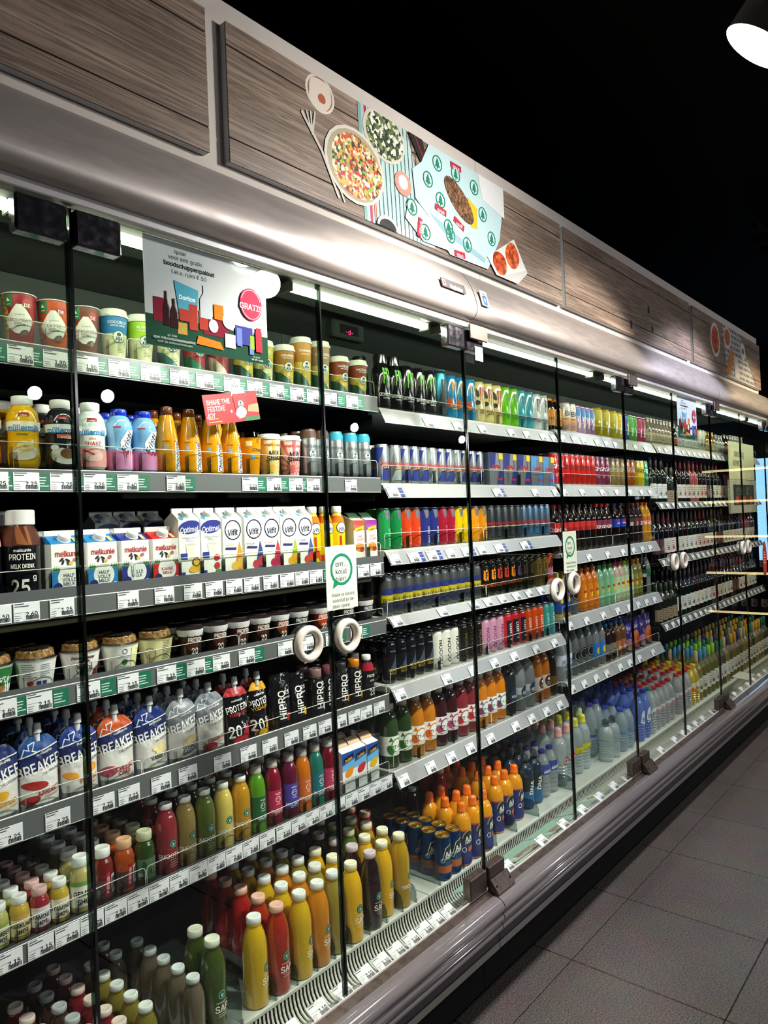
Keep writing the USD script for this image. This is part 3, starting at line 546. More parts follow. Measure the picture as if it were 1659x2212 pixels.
def frc(key, desc, c):
    K(key, 'juice_carton', 'carton', desc, ('brick_carton', .052, .05, .15, 'p:#f0e4dc', 'p:#2f4a34'), [('top_print', c, [R(-.026, .1, .026, .132)]), ('brand_badge', 'p:#e8c02a', [P((-.02, .094), (-.02, .106), (.022, .114), (.022, .102))]), ('brand_letters', 'p:#2a2a2a', [T('Coolbest', .001, .101, .0062, True, 10, 0, .7)]), ('lettering', 'p:#c44a30', [T('fruit', .002, .08, .008, False, 4, 8), T('Crush', .004, .07, .008, False, 4, 8)]), ('fruit', 'p:#e0902a', [E(0, .045, .02, .014)]), ('fruit_two', 'p:#c8342a', [E(.01, .036, .011, .007)])])
frc('fcA', 'small red-topped fruit drink carton', 'p:#d0402c'); frc('fcB', 'small purple-topped fruit drink carton', 'p:#8a2f8a')
def cool(key, desc, c):
    K(key, 'juice_carton', 'carton', desc, ('brick_carton', .056, .054, .145, 'p:#e8ecec', 'p:#d9b795'), [('top_print', 'p:#1f4fa8', [R(-.028, .085, .028, .126)]), ('sky_print', 'p:#6ab0dc', [P((-.028, .07), (-.028, .088), (.028, .1), (.028, .07))]), ('brand_badge', 'p:#1c1c20', [P((-.022, .095), (-.022, .11), (.024, .12), (.024, .105))]), ('brand_letters', 'p:#e8c02a', [T('CoolBest', .001, .103, .0085, True, 12, 0, .66)]), ('fruit', c, [E(.002, .062, .019, .013, 20), E(.014, .07, .008)]), ('lettering', 'p:#8a4a2a', [T('Premium', .002, .036, .007, False), lines(-.016, .03, .034, 4, .005)])])
    
cool('cbA', 'blue orange-juice carton, folded top', 'p:#e88a1c'); cool('cbB', 'blue berry-juice carton, folded top', 'p:#c42a34'); cool('cbC', 'blue mango-juice carton, folded top', 'p:#e0b01c')
# ---- protein drinks
K('prB', 'protein_drink_bottle', 'bottle', 'large brown and black protein bottle', ('bottle', 'shot', .039, .185, 'g:#15151a', 'p:#eceae8'), [('brown_top', 'p:#5a2c1c', [R(-.13, .108, .13, .15)]), ('chocolate_print', 'p:#9a5a34', [P((-.018, .15), (-.006, .15), (.012, .108), (-.01, .112)), P((.006, .15), (.014, .15), (.02, .108), (.012, .11))]), ('lettering', W, [T('melkunie', 0, .098, .006), T('PROTEIN', 0, .084, .0125, True, sx=.72), T('MILK DRINK', 0, .064, .0085, True, sx=.68), T('25', -.006, .018, .034, True, sx=.7), T('g', .024, .04, .012)])])
K('prP', 'protein_drink_bottle', 'bottle', 'pink and black protein bottle', ('bottle', 'shot', .039, .185, 'g:#15151a', 'p:#eceae8'), [('pink_top', 'p:#e3a8a8', [R(-.13, .108, .13, .15)]), ('lettering', W, [T('PROTEIN', 0, .084, .0125, True, sx=.72), T('DRINK', .0, .064, .0085)]), ('pink_tag', 'p:#dc8a8c', [R(-.02, .04, .02, .054)])])
K('prR', 'protein_drink_bottle', 'bottle', 'black protein bottle, red fruit band', ('bottle', 'square', .0255, .15, 'g:#17171a', 'p:#f0f0ee'), [('fruit_band', 'p:#b0243a', [R(-.09, .1, .09, .125)]), ('lettering', W, [T('PROTEIN', .002, .083, .0085, True, sx=.72), T('drink', .002, .068, .006, False, 0, 10), T('20', .002, .03, .02, True, sx=.72)])])
def ppot(key, desc, c, c2, num=True):
    K(key, 'protein_pudding_pot', 'pot', desc, ('pot', c, 'p:#2a2020'), [('side_print', c2, [E(-.002, .034, .017, .022)]), ('lettering', W, [T('PROTEIN', .006, .043, .0105, True, sx=.62), T('melkunie', .008, .056, .0035)] + ([T('20', .004, .014, .015, True, sx=.75)] if num else []))])
ppot('ppA', 'brown protein pudding pot', 'p:#2a1712', 'p:#4a2418'); ppot('ppB', 'dark protein pudding pot, orange print', 'p:#1c1412', 'p:#7a3a1c'); ppot('ppC', 'plain black dessert pot', 'p:#1a1a1c', 'p:#26262a', False); ppot('ppD', 'red caramel protein pot', 'p:#5a1a12', 'p:#b0401c')
def gpot(key, desc, body, deco): K(key, 'granola_yoghurt_pot', 'pot', desc, ('granola_pot', body), deco)
gpot('gpA', 'green yoghurt pot, granola dome', 'p:#e9e6dc', [('green_print', 'p:#1f6a34', [R(-.12, .022, .12, .058)]), ('brand_letters', W, [T('ACTIVIA', .004, .034, .011)]), ('nuts_print', 'p:#b5763a', [E(.012, .016, .012, .008), E(-.004, .01, .008, .006)])])
gpot('gpB', 'white yoghurt pot, back label showing', 'p:#e6e4e0', [('text_panel', 'p:#5a6a80', [lines(-.032, .052, .034, 9, .004, .0014, 3), lines(.006, .05, .022, 7, .004, .0014, 5)]), ('icons', 'p:#2a3468', [R(-.002, .006, .008, .016), R(.011, .006, .021, .016)]), ('red_print', 'p:#b03a30', [E(-.016, .012, .008, .006)])])
gpot('gpC', 'white farm yoghurt pot, cherries', 'p:#e8e2e0', [('berry_print', 'p:#6a2434', [P((.016, .0), (.04, 0), (.044, .03), (.024, .02))]), ('logo_ring', 'p:#3a2a2c', [ring(.0, .026, .019, .0012)]), ('lettering', 'p:#2a2022', [T("Boer'n", .0, .028, .0075), T('yoghurt', .0, .019, .0068, False), T('Zuivelmeester', -.002, .05, .0068, True, 0, 14, .8)]), ('cherries', 'p:#7a1a22', [E(-.002, .04, .006, .004), E(.006, .041, .004)])])
gpot('gpD', 'white yoghurt pot, green emblem', 'p:#e9e9de', [('emblem', 'p:#3a4a8a', [ring(.002, .047, .006, .0014), lines(-.014, .038, .03, 3, .003)]), ('green_emblem', 'p:#3a6a34', [E(.002, .022, .007)]), ('text_panel', 'p:#5a5a5a', [lines(-.014, .012, .03, 3, .003)]), ('lemon_print', 'p:#e0dc9a', [R(.018, .004, .04, .055)])])
gpot('gpE', 'pale yellow yoghurt pot, text panel', 'p:#e6dca4', [('text_panel', 'p:#6a6650', [lines(.006, .055, .03, 12, .004, .0016, 4)]), ('logo_ring', 'p:#6a5a3a', [ring(-.024, .028, .014, .0014)])])
# ---- pouches
def brk(key, desc, c, fl, fl2, txt, cc, fruit, main='p:#e4e4e8'):
    K(key, 'yoghurt_pouch', 'pouch', desc, ('pouch', .0855, .182, .046, 'a:#d3d5da', {'seed': len(KIND)}), [
        ('lower_print', 'g:#dddad6' if c != '#8a8f98' else 'g:#c8cacc', [P((-.0385, .012), (.0385, .012), (.05, .1), (-.05, .08))]), ('top_print', c, [P((-.05, .085), (.05, .112), (.05, .16), (-.05, .16))]), ('banner', 'p:#1f2a5e' if c != 'p:#8a8f98' else 'p:#6d727c', [P((-.05, .072), (.05, .094), (.05, .132), (-.05, .108))]), ('banner_edge', W, [P((-.05, .108), (.05, .132), (.05, .1345), (-.05, .111))]),
        ('lettering', W, [T('BREAKER', .0, .09, .0215, True, 13, 4, .72), T('melkunie', .01, .118, .0058, True, 13), P((.002, .07), (.044, .079), (.044, .088), (.002, .079))]), ('sub_letters', 'p:#22284a', [T('THE ORIGINAL', .023, .0765, .0052, True, 12, 0, .8)]), ('wave_emblem', 'p:#dfe4ee', [LineString([(-.036, .112), (-.03, .13), (-.02, .126), (-.022, .138), (-.008, .142), (-.014, .124), (-.004, .12)]).buffer(.0011)]),
        ('fruit', fruit[0], fruit[1]), ('flavour_letters', cc, [T(t, .014, .036-.011*i, .0098, True, 8, 0, .8) for i, t in enumerate(txt)] + [T('YOGHURT', .02, .026-.011*(len(txt)-1), .005, False, 8)])])
brk('brM', 'blue-bannered pouch with orange mango', 'p:#22306a', '', '', ('MANGO',), 'p:#e8a020', ('p:#e0a82a', [E(-.01, .048, .03, .012, 12)]))
brk('brA', 'blue-bannered strawberry yoghurt pouch', 'p:#1f4a8c', '', '', ('AARDBEI',), 'p:#b0242c', ('p:#a02a24', [E(-.012, .052, .026, .009, -5), E(-.022, .022, .018, .009, 10)]))
brk('brP', 'blue-bannered peach yoghurt pouch', 'p:#22408c', '', '', ('PERZIK',), 'p:#c86a30', ('p:#e0983a', [E(.018, .058, .016, .011, 10), E(-.022, .048, .016, .008, -10)]))
brk('brC', 'blue-bannered cheesecake yoghurt pouch', 'p:#c8562a', '', '', ('CHEESE', 'CAKE'), 'p:#b0242c', ('p:#b04a5a', [E(-.022, .032, .018, .012, 10)]))
brk('brV', 'blue-bannered vanilla yoghurt pouch', 'p:#1c2f7a', '', '', ('VANILLE',), 'p:#3a2a24', ('p:#e3d29a', [E(.016, .058, .02, .009, 15), E(.02, .046, .016, .006)]))
brk('brB', 'silver blueberry banana yoghurt pouch', 'p:#8a8f98', '', '', ('BOSBES', 'BANAAN'), 'p:#2a3458', ('p:#d9c28a', [E(.016, .05, .022, .012, 15)]))
brk('brF', 'silver raspberry yoghurt pouch', 'p:#8a8f98', '', '', ('FRAMBOOS',), 'p:#b0242c', ('p:#b0303a', [E(-.008, .018, .02, .01)]))
def ppo(key, desc, c, w=.078):
    K(key, 'protein_pouch', 'pouch', desc, ('pouch', w, .18, .05, 'g:#141418', {'seed': len(KIND)}), [('top_print', c, [R(-.05, .128, .05, .15)]), ('lettering', W, [T('PROTEIN', .0, .096, .017, True, 10, 0, .62), T('melkunie', 0, .117, .0055, True, 8), T('20', -.012, .034, .03, True, 4, 0, .7), T('g', .014, .05, .01)]), ('flavour_letters', c, [T('YOGHURT', .0, .08, .0085, True, 8, 0, .9)]), ('fruit', c, [E(.024, .028, .014, .022, -20), E(-.004, .012, .018, .01, 10)])])
ppo('poA', 'black protein pouch, red strawberries', 'p:#b0242c'); ppo('poM', 'black protein pouch, yellow mango', 'p:#dfa21c', .06)
def hip(key, desc, c, base, r=.0265, h=.148):
    K(key, 'protein_drink_bottle', 'bottle', desc, base, [('fruit', c, [E(.016, .034, .008, .012)]), ('lettering', W, [T('HiPRO', -.002, h*.47, .021, True, 90, 0, .95)]), ('small_letters', W, [T('25', .016, h*.7, .011), T('PROTEIN', .016, h*.6, .0042)])])
hip('hpR', 'black protein pouch, red cap collar', 'p:#9a3028', ('pouch', .074, .158, .046, 'g:#141417', {'seed': 77, 'spout': False}))
hip('hpY', 'black protein pouch, yellow fruit', 'p:#e0b42a', ('pouch', .062, .15, .04, 'g:#141417', {'seed': 78, 'spout': False}))
hip('hpK', 'black coconut protein bottle', 'p:#e8e6e0', ('bottle', 'shot', .027, .148, 'g:#17171a', 'g:#8a6a68')); hip('hpS', 'black strawberry protein bottle', 'p:#b02a3a', ('bottle', 'shot', .0235, .148, 'g:#17171a', 'g:#7a4a50'))
hip('hpV', 'black vanilla protein bottle', 'p:#d98a2a', ('bottle', 'shot', .026, .148, 'g:#17171a', 'g:#2a2a2c')); hip('hpM', 'black mango protein bottle, orange cap', 'p:#e0982a', ('bottle', 'shot', .026, .148, 'g:#17171a', 'g:#c4781c'))
# ---- juices
CAPW = 'p:#e4e9e4'
def emb(cx, cz, r): return [('emblem', 'p:#1d5a44', [E(cx, cz, r)]), ('emblem_print', 'p:#a8c4b4', [ring(cx, cz, r*.78, r*.1), P((cx-r*.35, cz+r*.2), (cx+r*.35, cz+r*.2), (cx+r*.2, cz-r*.45), (cx-r*.2, cz-r*.45))])]
def shotb(key, desc, c, lab, lc, txt, r=.0205, h=.09, capc=CAPW):
    K(key, 'juice_shot_bottle', 'bottle', desc, ('bottle', 'shot', r, h, c, capc), [('label', lab, [R(-r*1.9, h*.12, r*1.9, h*.5)]), ('label_edge', lc, [R(-r*1.9, h*.5, r*1.9, h*.58)]), ('lettering', BK, [T(t, 0, h*.36-h*.14*i, h*.095, True, sx=.8) for i, t in enumerate(txt)])])
shotb('shG', 'pale green ginger shot', 'g:#a8a860', 'p:#dcdcb8', 'p:#8aa04a', ('GEMBER', 'SHOT')); shotb('shK', 'golden turmeric shot', 'g:#b89a3a', 'p:#e0d0a0', 'p:#c4a050', ('KURKUMA', 'SHOT')); shotb('shC', 'red vitamin shot', 'g:#8a2430', 'p:#e8e4e4', 'p:#d8d0d0', ('VITAMINE C', 'SHOT'), capc='p:#d8b0ac'); shotb('shD', 'yellow vitamin shot', 'g:#b09a30', 'p:#ecE4d0'.lower(), 'p:#e0d4b4', ('VITAMINE D', 'SHOT'))
shotb('smG', 'small jar-shaped ginger juice bottle', 'g:#b0a868', 'p:#dfe0d0', 'p:#6a9a4a', ('GEMBER', 'SHOT'), .0243, .122)
for k_, d_, c_, cp in (('smR', 'small dark red juice bottle', 'g:#6a1c18', CAPW), ('smO', 'small orange juice bottle', 'g:#b8501a', 'p:#dfae84')):
    K(k_, 'juice_bottle', 'bottle', d_, ('bottle', 'shot', .0243, .122, c_, cp), [('label', 'p:#5a4044', [R(-.03, .012, .03, .052)]), ('sticker', 'p:#b81c2c', [P((-.004, .016), (.006, .016), (.01, .068), (0, .068))]), ('sticker_letters', W, [T('AFGEPRIJSD', .003, .04, .0055, True, 86, 0, .8)]), ('price_sticker', 'p:#e4e0da', [R(.012, .02, .028, .06)]), ('barcode', BK, [bars(.014, .024, .012, .03)])])
K('smV', 'juice_bottle', 'bottle', 'small dark green juice bottle', ('bottle', 'shot', .0243, .122, 'g:#2f4a1c', 'p:#c4cba8'), [('label', 'p:#5a7a5a', [R(-.034, .012, .034, .06)]), ('figure_print', 'p:#2a5a2a', [E(-.012, .04, .006, .016), E(.01, .03, .01, .008)]), ('small_print', W, [lines(.006, .04, .022, 4, .005), T('00', -.022, .024, .008)])])
def smo(key, desc, c, txt='SMOOTHIE', h=.168, r=.0272):
    K(key, 'smoothie_bottle', 'bottle', desc, ('bottle', 'juice', r, h, c, CAPW), [*emb(.008, h*.43, .0105), ('lettering', 'p:#d9d2c4', [T(txt, .004, h*.265, .0105, True, 0, 0, .9), lines(-.002, h*.2, .026, 4, .0055, .001)])])
smo('soR', 'raspberry red smoothie bottle', 'g:#8a2c34'); smo('soB', 'beige smoothie bottle', 'g:#8f7a44'); smo('soG', 'olive green smoothie bottle', 'g:#56642a'); smo('soC', 'cream yellow smoothie bottle', 'g:#c9b45a'); smo('soY', 'amber yellow smoothie bottle', 'g:#b5821a'); smo('soD', 'dark plum smoothie bottle', 'g:#3a1418')
def inn(key, desc, c, lab, txt):
    K(key, 'smoothie_bottle', 'bottle', desc, ('bottle', 'square', .0264, .18, c, 'p:#c8c2be'), [('label', lab, [R(-.034, .028, .034, .098)]), ('halo_figure', W, [ring(.003, .072, .0085, .0016), E(.0, .0735, .0014), E(.006, .0735, .0014), E(.003, .0875, .009, .0026).difference(E(.003, .0875, .0075, .0014)), R(-.004, .058, .01, .0595)]), ('lettering', W, [T(txt, .003, .04, .0078, True, 0, 0, .85)]), ('small_print', W, [lines(-.01, .034, .028, 2, .004, .0007)])])
inn('inG', 'leaf green smoothie bottle, haloed emblem', 'g:#4f8a1e', 'p:#1f5a34', 'GREENS'); inn('inR', 'crimson smoothie bottle, haloed emblem', 'g:#7a1428', 'p:#b02a4c', 'ENERGISE'); inn('inP', 'purple smoothie bottle, haloed emblem', 'g:#5a1430', 'p:#4a3f9a', 'REVITALISE'); inn('inO', 'orange smoothie bottle, haloed emblem', 'g:#c86a14', 'p:#c4622a', 'BETA MANGO'); inn('inT', 'teal smoothie bottle, haloed emblem', 'g:#1f6a5e', 'p:#1f6a78', 'BLUE SPARK'); inn('inC', 'deep cherry smoothie bottle, haloed emblem', 'g:#6a1020', 'p:#c03a5c', 'CHERRY')
def sap(key, desc, c, capc=CAPW, txt='SAP', name='juice_bottle'):
    K(key, name, 'bottle', desc, ('bottle', 'juice', .0325, .226, c, capc, {'n': 28}), [*emb(.012, .098, .0125), ('lettering', 'p:#e6dfd2', [T(txt, .012, .066, .0155 if txt == 'SAP' else .011, True, sx=.95), T('versgeperst', .012, .081, .0042, False), lines(.0, .058, .03, 3, .0055, .001)])])
sap('saR', 'tall red juice bottle', 'g:#a01c1c', 'p:#e8b8a4'); sap('saT', 'tall tomato red juice bottle', 'g:#9c2a1a', 'p:#e8b8a4'); sap('saY', 'tall yellow juice bottle', 'g:#c9a41a'); sap('saO', 'tall orange juice bottle', 'g:#c07818'); sap('saP', 'tall pale gold juice bottle', 'g:#8f8030'); sap('saL', 'tall bright yellow juice bottle', 'g:#d9a81a', 'p:#eeeacc'); sap('saD', 'tall blackish purple juice bottle', 'g:#241318', 'p:#cfc0c8'); sap('saV', 'tall leaf green juice bottle', 'g:#4f6a24', 'p:#dce6b4')
sap('saM', 'tall mustard smoothie bottle', 'g:#b08c1c', 'p:#eeeccc', 'SMOOTHIE', 'smoothie_bottle'); sap('saX', 'tall moss green juice bottle', 'g:#3a4a1c', 'p:#e0e6d0')
K('sgG', 'juice_bottle', 'bottle', 'short grey-brown juice bottle', ('bottle', 'juice', .0275, .168, 'g:#5f5646', 'p:#d0dcda'), [('lettering', 'p:#8a8a84', [lines(-.01, .06, .03, 6, .006, .001)])]); K('sgR', 'juice_bottle', 'bottle', 'short dark red juice bottle', ('bottle', 'juice', .0275, .168, 'g:#6a141c', 'p:#d8c6bc')); K('sgY', 'juice_bottle', 'bottle', 'short olive yellow juice bottle', ('bottle', 'juice', .0275, .168, 'g:#6f6824', 'p:#d4dcd6')); K('sgD', 'juice_bottle', 'bottle', 'short murky brown juice bottle', ('bottle', 'juice', .0275, .168, 'g:#3a2a22', 'p:#aab0b0'))
# ---- energy drinks
def claw(cx, z0, h, c, w=.03):
    s = []
    for i, k in enumerate((-1, 0, 1)):
        x = cx + k*w*.36; L_ = (.8, 1.0, .9)[i]
        s.append(P((x-w*.13, z0+h), (x+w*.15, z0+h*.97), (x+w*.09, z0+h*.75), (x+w*.13, z0+h*.55), (x+w*.03, z0+h*.38), (x+w*.05, z0+h*(1-L_)+h*.12), (x-w*.01, z0+h*(1-L_)), (x-w*.07, z0+h*.3), (x-w*.03, z0+h*.5), (x-w*.1, z0+h*.72)))
    return [('claw_mark', c, s)]
def mon(key, desc, body, rim, cl, txt='MONSTER', tc=W, extra=(), h=.168, base=None):
    K(key, 'energy_drink_can', 'can', desc, base or ('can', .0326, h, body, rim), [*extra, *claw(.002, .07, .074, cl, .034), ('lettering', tc, [T(txt, .0, .05, .0105, True, 0, 0, .85), T('ENERGY', .0, .038, .0045, True, 0, 0, 1.2)])])
mon('moT', 'tall black energy bottle, green claw', 'g:#121314', 'g:#1a1b1c', 'p:#74d43a', base=('bottle', 'shot', .0326, .192, 'g:#121314', 'g:#1c1d1e')); mon('moK', 'black energy can, green claw', 'g:#121314', 'a:#3a3c3e', 'p:#74d43a')
mon('moZ', 'teal and black striped energy can', 'a:#2f6f80', 'a:#7fb6be', 'p:#101416', 'TEA', 'p:#0e1214', [('dark_print', 'p:#15191c', [P((-.04, .03), (.0, .03), (.03, .15), (.01, .15)), P((.02, .03), (.04, .03), (.06, .15), (.05, .15)), R(-.05, .01, .05, .03)])], .18)
mon('moB', 'blue mango energy can', 'g:#1f86b8', 'a:#5aa8c8', 'p:#e3a22a', 'JUICED', 'p:#e8b43a', [('mango_print', 'p:#d0501e', [E(-.024, .06, .012, .02), E(.03, .12, .01, .016)])])
mon('moP', 'cream punch energy can, red claw', 'g:#e0cf86', 'a:#c9b46a', 'p:#a02418', 'PUNCH', 'p:#9a2a1a', [('black_print', 'p:#1c1a16', [E(-.026, .12, .009, .02, 20), E(-.024, .08, .012, .01), E(.03, .06, .008, .012)])])
mon('moG', 'bright green energy can', 'g:#6fc41a', 'a:#8ac84a', 'p:#3a6a12', 'MONSTER', 'p:#3a7a1a'); mon('moA', 'turquoise energy can', 'g:#3fa3b4', 'a:#7fc4cc', 'p:#1f5a68', 'MONSTER', 'p:#1f5a68'); mon('moW', 'white energy can, grey claw', 'g:#d6dad8', 'a:#c9cbcc', 'p:#4a4e50', 'MONSTER', 'p:#2a2c2e')
K('baO', 'energy_drink_bottle', 'bottle', 'orange and black bottle, top shelf', ('bottle', 'vit', .031, .152, 'g:#1a1614', 'g:#e08a1c'), [('orange_print', 'p:#e0921c', [P((-.1, .02), (-.1, .09), (0, .1), (.1, .09), (.1, .02))]), ('lettering', BK, [T('FANTA', 0, .055, .012, True, 8)])])
BLU, SIL = 'p:#23307c', 'a:#b9bcc0'
def rb(key, desc, c, sil, txt=True, h=.135, tcol='p:#c8303a'):
    d = [('upper_print', c, [P((-.085, .07), (-.085, .124), (-.01, .124), (-.03, .07)), P((.02, .124), (.085, .124), (.085, .07), (.035, .07))]), ('lower_print', c, [P((-.03, .012), (.012, .012), (.03, .06), (-.006, .06))]), ('lettering', tcol, [T('Red Bull', .0, .068, .0125, True, 0, 4, .8)]), ('sun_emblem', 'p:#e08a2a', [E(.008, .056, .006, .0045), P((-.014, .05), (-.002, .06), (.0, .052)), P((.03, .05), (.018, .06), (.016, .052))])]
    K(key, 'energy_drink_can', 'can', desc, ('can', .0258, h, sil, 'a:#b9c0cc'), d)
rb('rbB', 'slim blue and silver energy can', BLU, 'a:#a9adb2'); rb('rbS', 'slim pale silver energy can', 'p:#9aa0a4', 'a:#b4b6b6')
def rbe(key, desc, c, tc='p:#d0d0d0', sh=''):
    K(key, 'energy_drink_can', 'can', desc, ('can', .0258, .142, c, 'a:#c4c8cc'), [('crest', 'a:#b8bcbe', [P((-.012, .132), (.014, .132), (.01, .108), (-.004, .1)), P((.016, .1), (.03, .11), (.028, .09), (.018, .082)), P((-.04, .118), (-.028, .112), (-.03, .096))]), ('lettering', tc, [T('Red Bull', .008, .042, .012, True, 90, 0, .95)])])
rbe('reG', 'green edition energy can', 'g:#1f8a4a', 'p:#7fc49a'); rbe('reO', 'vermilion edition energy can', 'g:#d0401c', 'p:#e88a6a'); rbe('reB', 'navy edition energy can', 'g:#2a3078', 'p:#b8bcd0'); rbe('reR', 'crimson edition energy can', 'g:#a01c30', 'p:#d08a94'); rbe('reY', 'yellow edition energy can', 'g:#e0bc14', 'p:#4a3a10'); rbe('reA', 'amber edition energy can', 'g:#e8941c', 'p:#f0c07a')
rb('rzK', 'smoky clear zero energy can', 'p:#3a3c40', 'a:#6a6e70', h=.142); rb('rzB', 'steel blue sugarfree energy can', 'p:#3f6a94', 'a:#7f98ac', h=.142)
K('rb4', 'energy_drink_multipack', 'multipack', 'blue and silver multipack of cans', ('boxp', .108, .056, .136, SIL), [('upper_print', BLU, [P((-.052, .07), (-.052, .134), (.0, .134), (-.012, .07)), P((.02, .134), (.03, .134), (.03, .07), (.028, .07))]), ('lower_print', BLU, [P((.0, .004), (.052, .004), (.052, .062), (.02, .062))]), ('yellow_tag', 'p:#e8c41c', [R(.022, .108, .053, .134)]), ('lettering', 'p:#c42a34', [T('RedBull', .0, .078, .015, True, 0, 4, .9), R(.008, .02, .044, .03)]), ('sun_emblem', 'p:#e08a2a', [E(.0, .068, .008, .005)])])
K('rb5', 'energy_drink_multipack', 'multipack', 'light blue multipack of cans', ('boxp', .108, .056, .136, SIL), [('upper_print', 'p:#4a8ac4', [P((-.052, .07), (-.052, .134), (.0, .134), (-.012, .07))]), ('lower_print', 'p:#3f78b8', [P((.0, .004), (.052, .004), (.052, .062), (.02, .062))]), ('yellow_tag', 'p:#e8c41c', [R(.022, .108, .053, .134)]), ('lettering', 'p:#c42a34', [T('RedBull', .0, .078, .015, True, 0, 4, .9), R(.008, .02, .044, .03)])])
K('bul', 'energy_drink_can', 'can', 'silver can with blue arch print', ('can', .0262, .135, 'a:#85888a', 'a:#b0b4b6'), [('blue_arch', 'p:#262f6c', [E(.0, .072, .034, .022).intersection(R(-.05, .072, .05, .1)), lines(-.03, .03, .06, 2, .006, .003)]), ('yellow_band', 'p:#b0a01c', [R(-.036, .046, .036, .071)]), ('lettering', 'p:#26284a', [T('BULLIT', .0, .05, .017, True, 0, 0, .7)])])
def rei(key, desc, c, cc, body='g:#16140f'): K(key, 'energy_drink_can', 'can', desc, ('can', .0257, .135, body, 'a:#8a8076'), [('flame', c, [P((-.016, .07), (-.014, .108), (-.006, .102), (0, .114), (.008, .102), (.014, .108), (.016, .07), (.006, .062), (0, .07), (-.006, .062))]), ('flame_mark', BK, [R(-.006, .072, -.001, .1), R(-.006, .094, .007, .1), R(-.006, .083, .005, .087)]), ('lettering', cc, [T('REIGN', .0, .042, .013, True, 0, 0, .9)])])
rei('reiO', 'black can with orange flame', 'p:#e8891c', 'p:#c45a24'); rei('reiR', 'black can with red flame', 'p:#c8341c', 'p:#a84a24'); rei('reiP', 'black can with violet flame', 'p:#5a3a78', 'p:#a84a24'); rei('reiK', 'dark brown slim can', 'p:#3a2c1a', 'p:#5a4020', 'g:#1f1a12'); rei('reiG', 'olive gold slim can', 'p:#6a5420', 'p:#3a2c10', 'g:#5f4f22')
K('reiF', 'energy_drink_can', 'can', 'orange and pink lightning can', ('can', .0257, .14, 'g:#c8501e', 'a:#c0a8a8'), [('pink_print', 'p:#b8708a', [R(-.09, .04, .09, .078)]), ('bolt', 'p:#3a1c14', [P((-.02, .07), (.0, .125), (.022, .125), (.008, .1), (.02, .1), (-.01, .06), (.0, .086))])])
def vert(key, desc, body, txt, c, r=.026, h=.14, extra=(), rim='a:#9a9c9e'): K(key, 'energy_drink_can', 'can', desc, ('can', r, h, body, rim), [*extra, ('lettering', c, [T(txt, .003, h*.47-.005, .0185, True, -90, 0, .95)])])
K('blk', 'energy_drink_can', 'can', 'black can with slate blue wedge', ('can', .026, .142, 'g:#14161a', 'a:#6a6e72'), [('blue_wedge', 'p:#3a4a5c', [P((-.014, .05), (.016, .1), (.024, .05))]), ('lettering', 'p:#b89a2a', [T('BLACK', .0, .046, .009, True), T('BEAST', .0, .034, .008, True)]), ('small_print', 'p:#8a9098', [T('energy', .0, .11, .006, False)])])
vert('noW', 'white can with vertical lettering', 'g:#e0ddd2', 'NOCCO', 'p:#26262a'); vert('noK', 'black can with gold vertical lettering', 'g:#1c1914', 'NOCCO', 'p:#6a5c34'); vert('noP', 'pink can with vertical lettering', 'g:#c58aa8', 'NOCCO', 'p:#5a3a4c')
DRT = [('white_panel', 'p:#e6e2dc', [R(-.016, .01, .03, .108)]), ('red_foot', 'p:#c42a2c', [R(-.09, .0, .09, .02)])]
vert('diK', 'red and black vertical-letter can', 'g:#c4282c', 'DIRTY', 'p:#e6e2dc', .0285, .142, [('dark_panel', 'p:#1f2030', [R(-.022, .012, .034, .112)])], 'a:#d0d0d0'); vert('diO', 'orange vertical-letter can', 'g:#d9501c', 'DIRTY', 'p:#e8dcd0', .0265, .142, [('dark_foot', 'p:#2a2a34', [E(.01, .014, .02, .016)])], 'a:#d0d0d0'); vert('diT', 'teal vertical-letter can', 'g:#3f9a94', 'DIRTY', 'p:#d6e4de', .0265, .142, [('blue_foot', 'p:#5a94b8', [E(.01, .014, .022, .018)])], 'a:#d0d0d0')
# ---- vitamin drinks, big bottles
def vh(key, desc, liq, ringc, fruit):
    K(key, 'vitamin_drink_bottle', 'bottle', desc, ('bottle', 'vit', .0337, .214, liq, 'p:#cfcac4', {'n': 24}), [('label', 'p:#eceae2', [R(-.11, .042, .11, .108)]), ('fruit', fruit, [E(-.024, .062, .012, .018, 25), P((-.03, .09), (-.022, .106), (-.014, .092)), E(.034, .058, .01, .016, -20)]), ('logo_disc', W, [E(.002, .076, .0235)]), ('logo_ring', ringc, [ring(.002, .076, .0245, .0042)]), ('lettering', 'p:#26302a', [T('VIT-HIT', .002, .0705, .0115, True, 0, 0, .82)])])
vh('vhG', 'dark green vitamin drink bottle', 'g:#2c4424', 'p:#4a9a2a', 'p:#2f6a30'); vh('vhO', 'orange vitamin drink bottle', 'g:#c4781a', 'p:#e0801c', 'p:#d9621c'); vh('vhP', 'dark plum vitamin drink bottle', 'g:#3a1418', 'p:#7a2458', 'p:#b04a78'); vh('vhR', 'raspberry pink vitamin drink bottle', 'g:#8a2c34', 'p:#b0245a', 'p:#c42a30'); vh('vhT', 'orange vitamin bottle, teal ring', 'g:#cf7a14', 'p:#3a8a94', 'p:#8a3a5a')
K('bgW', 'water_bottle', 'bottle', 'large clear bottle, dark round label', ('bottle', 'big', .04, .225, 'w:#b8bdbf*0.4', 'p:#7f8488'), [('label', 'p:#b8bcc0', [R(-.12, .07, .12, .1)]), ('round_label', 'p:#24344c', [E(.004, .08, .024, .026)]), ('label_print', W, [T('AQUA', .004, .077, .009), lines(-.01, .07, .028, 2, .004)])])
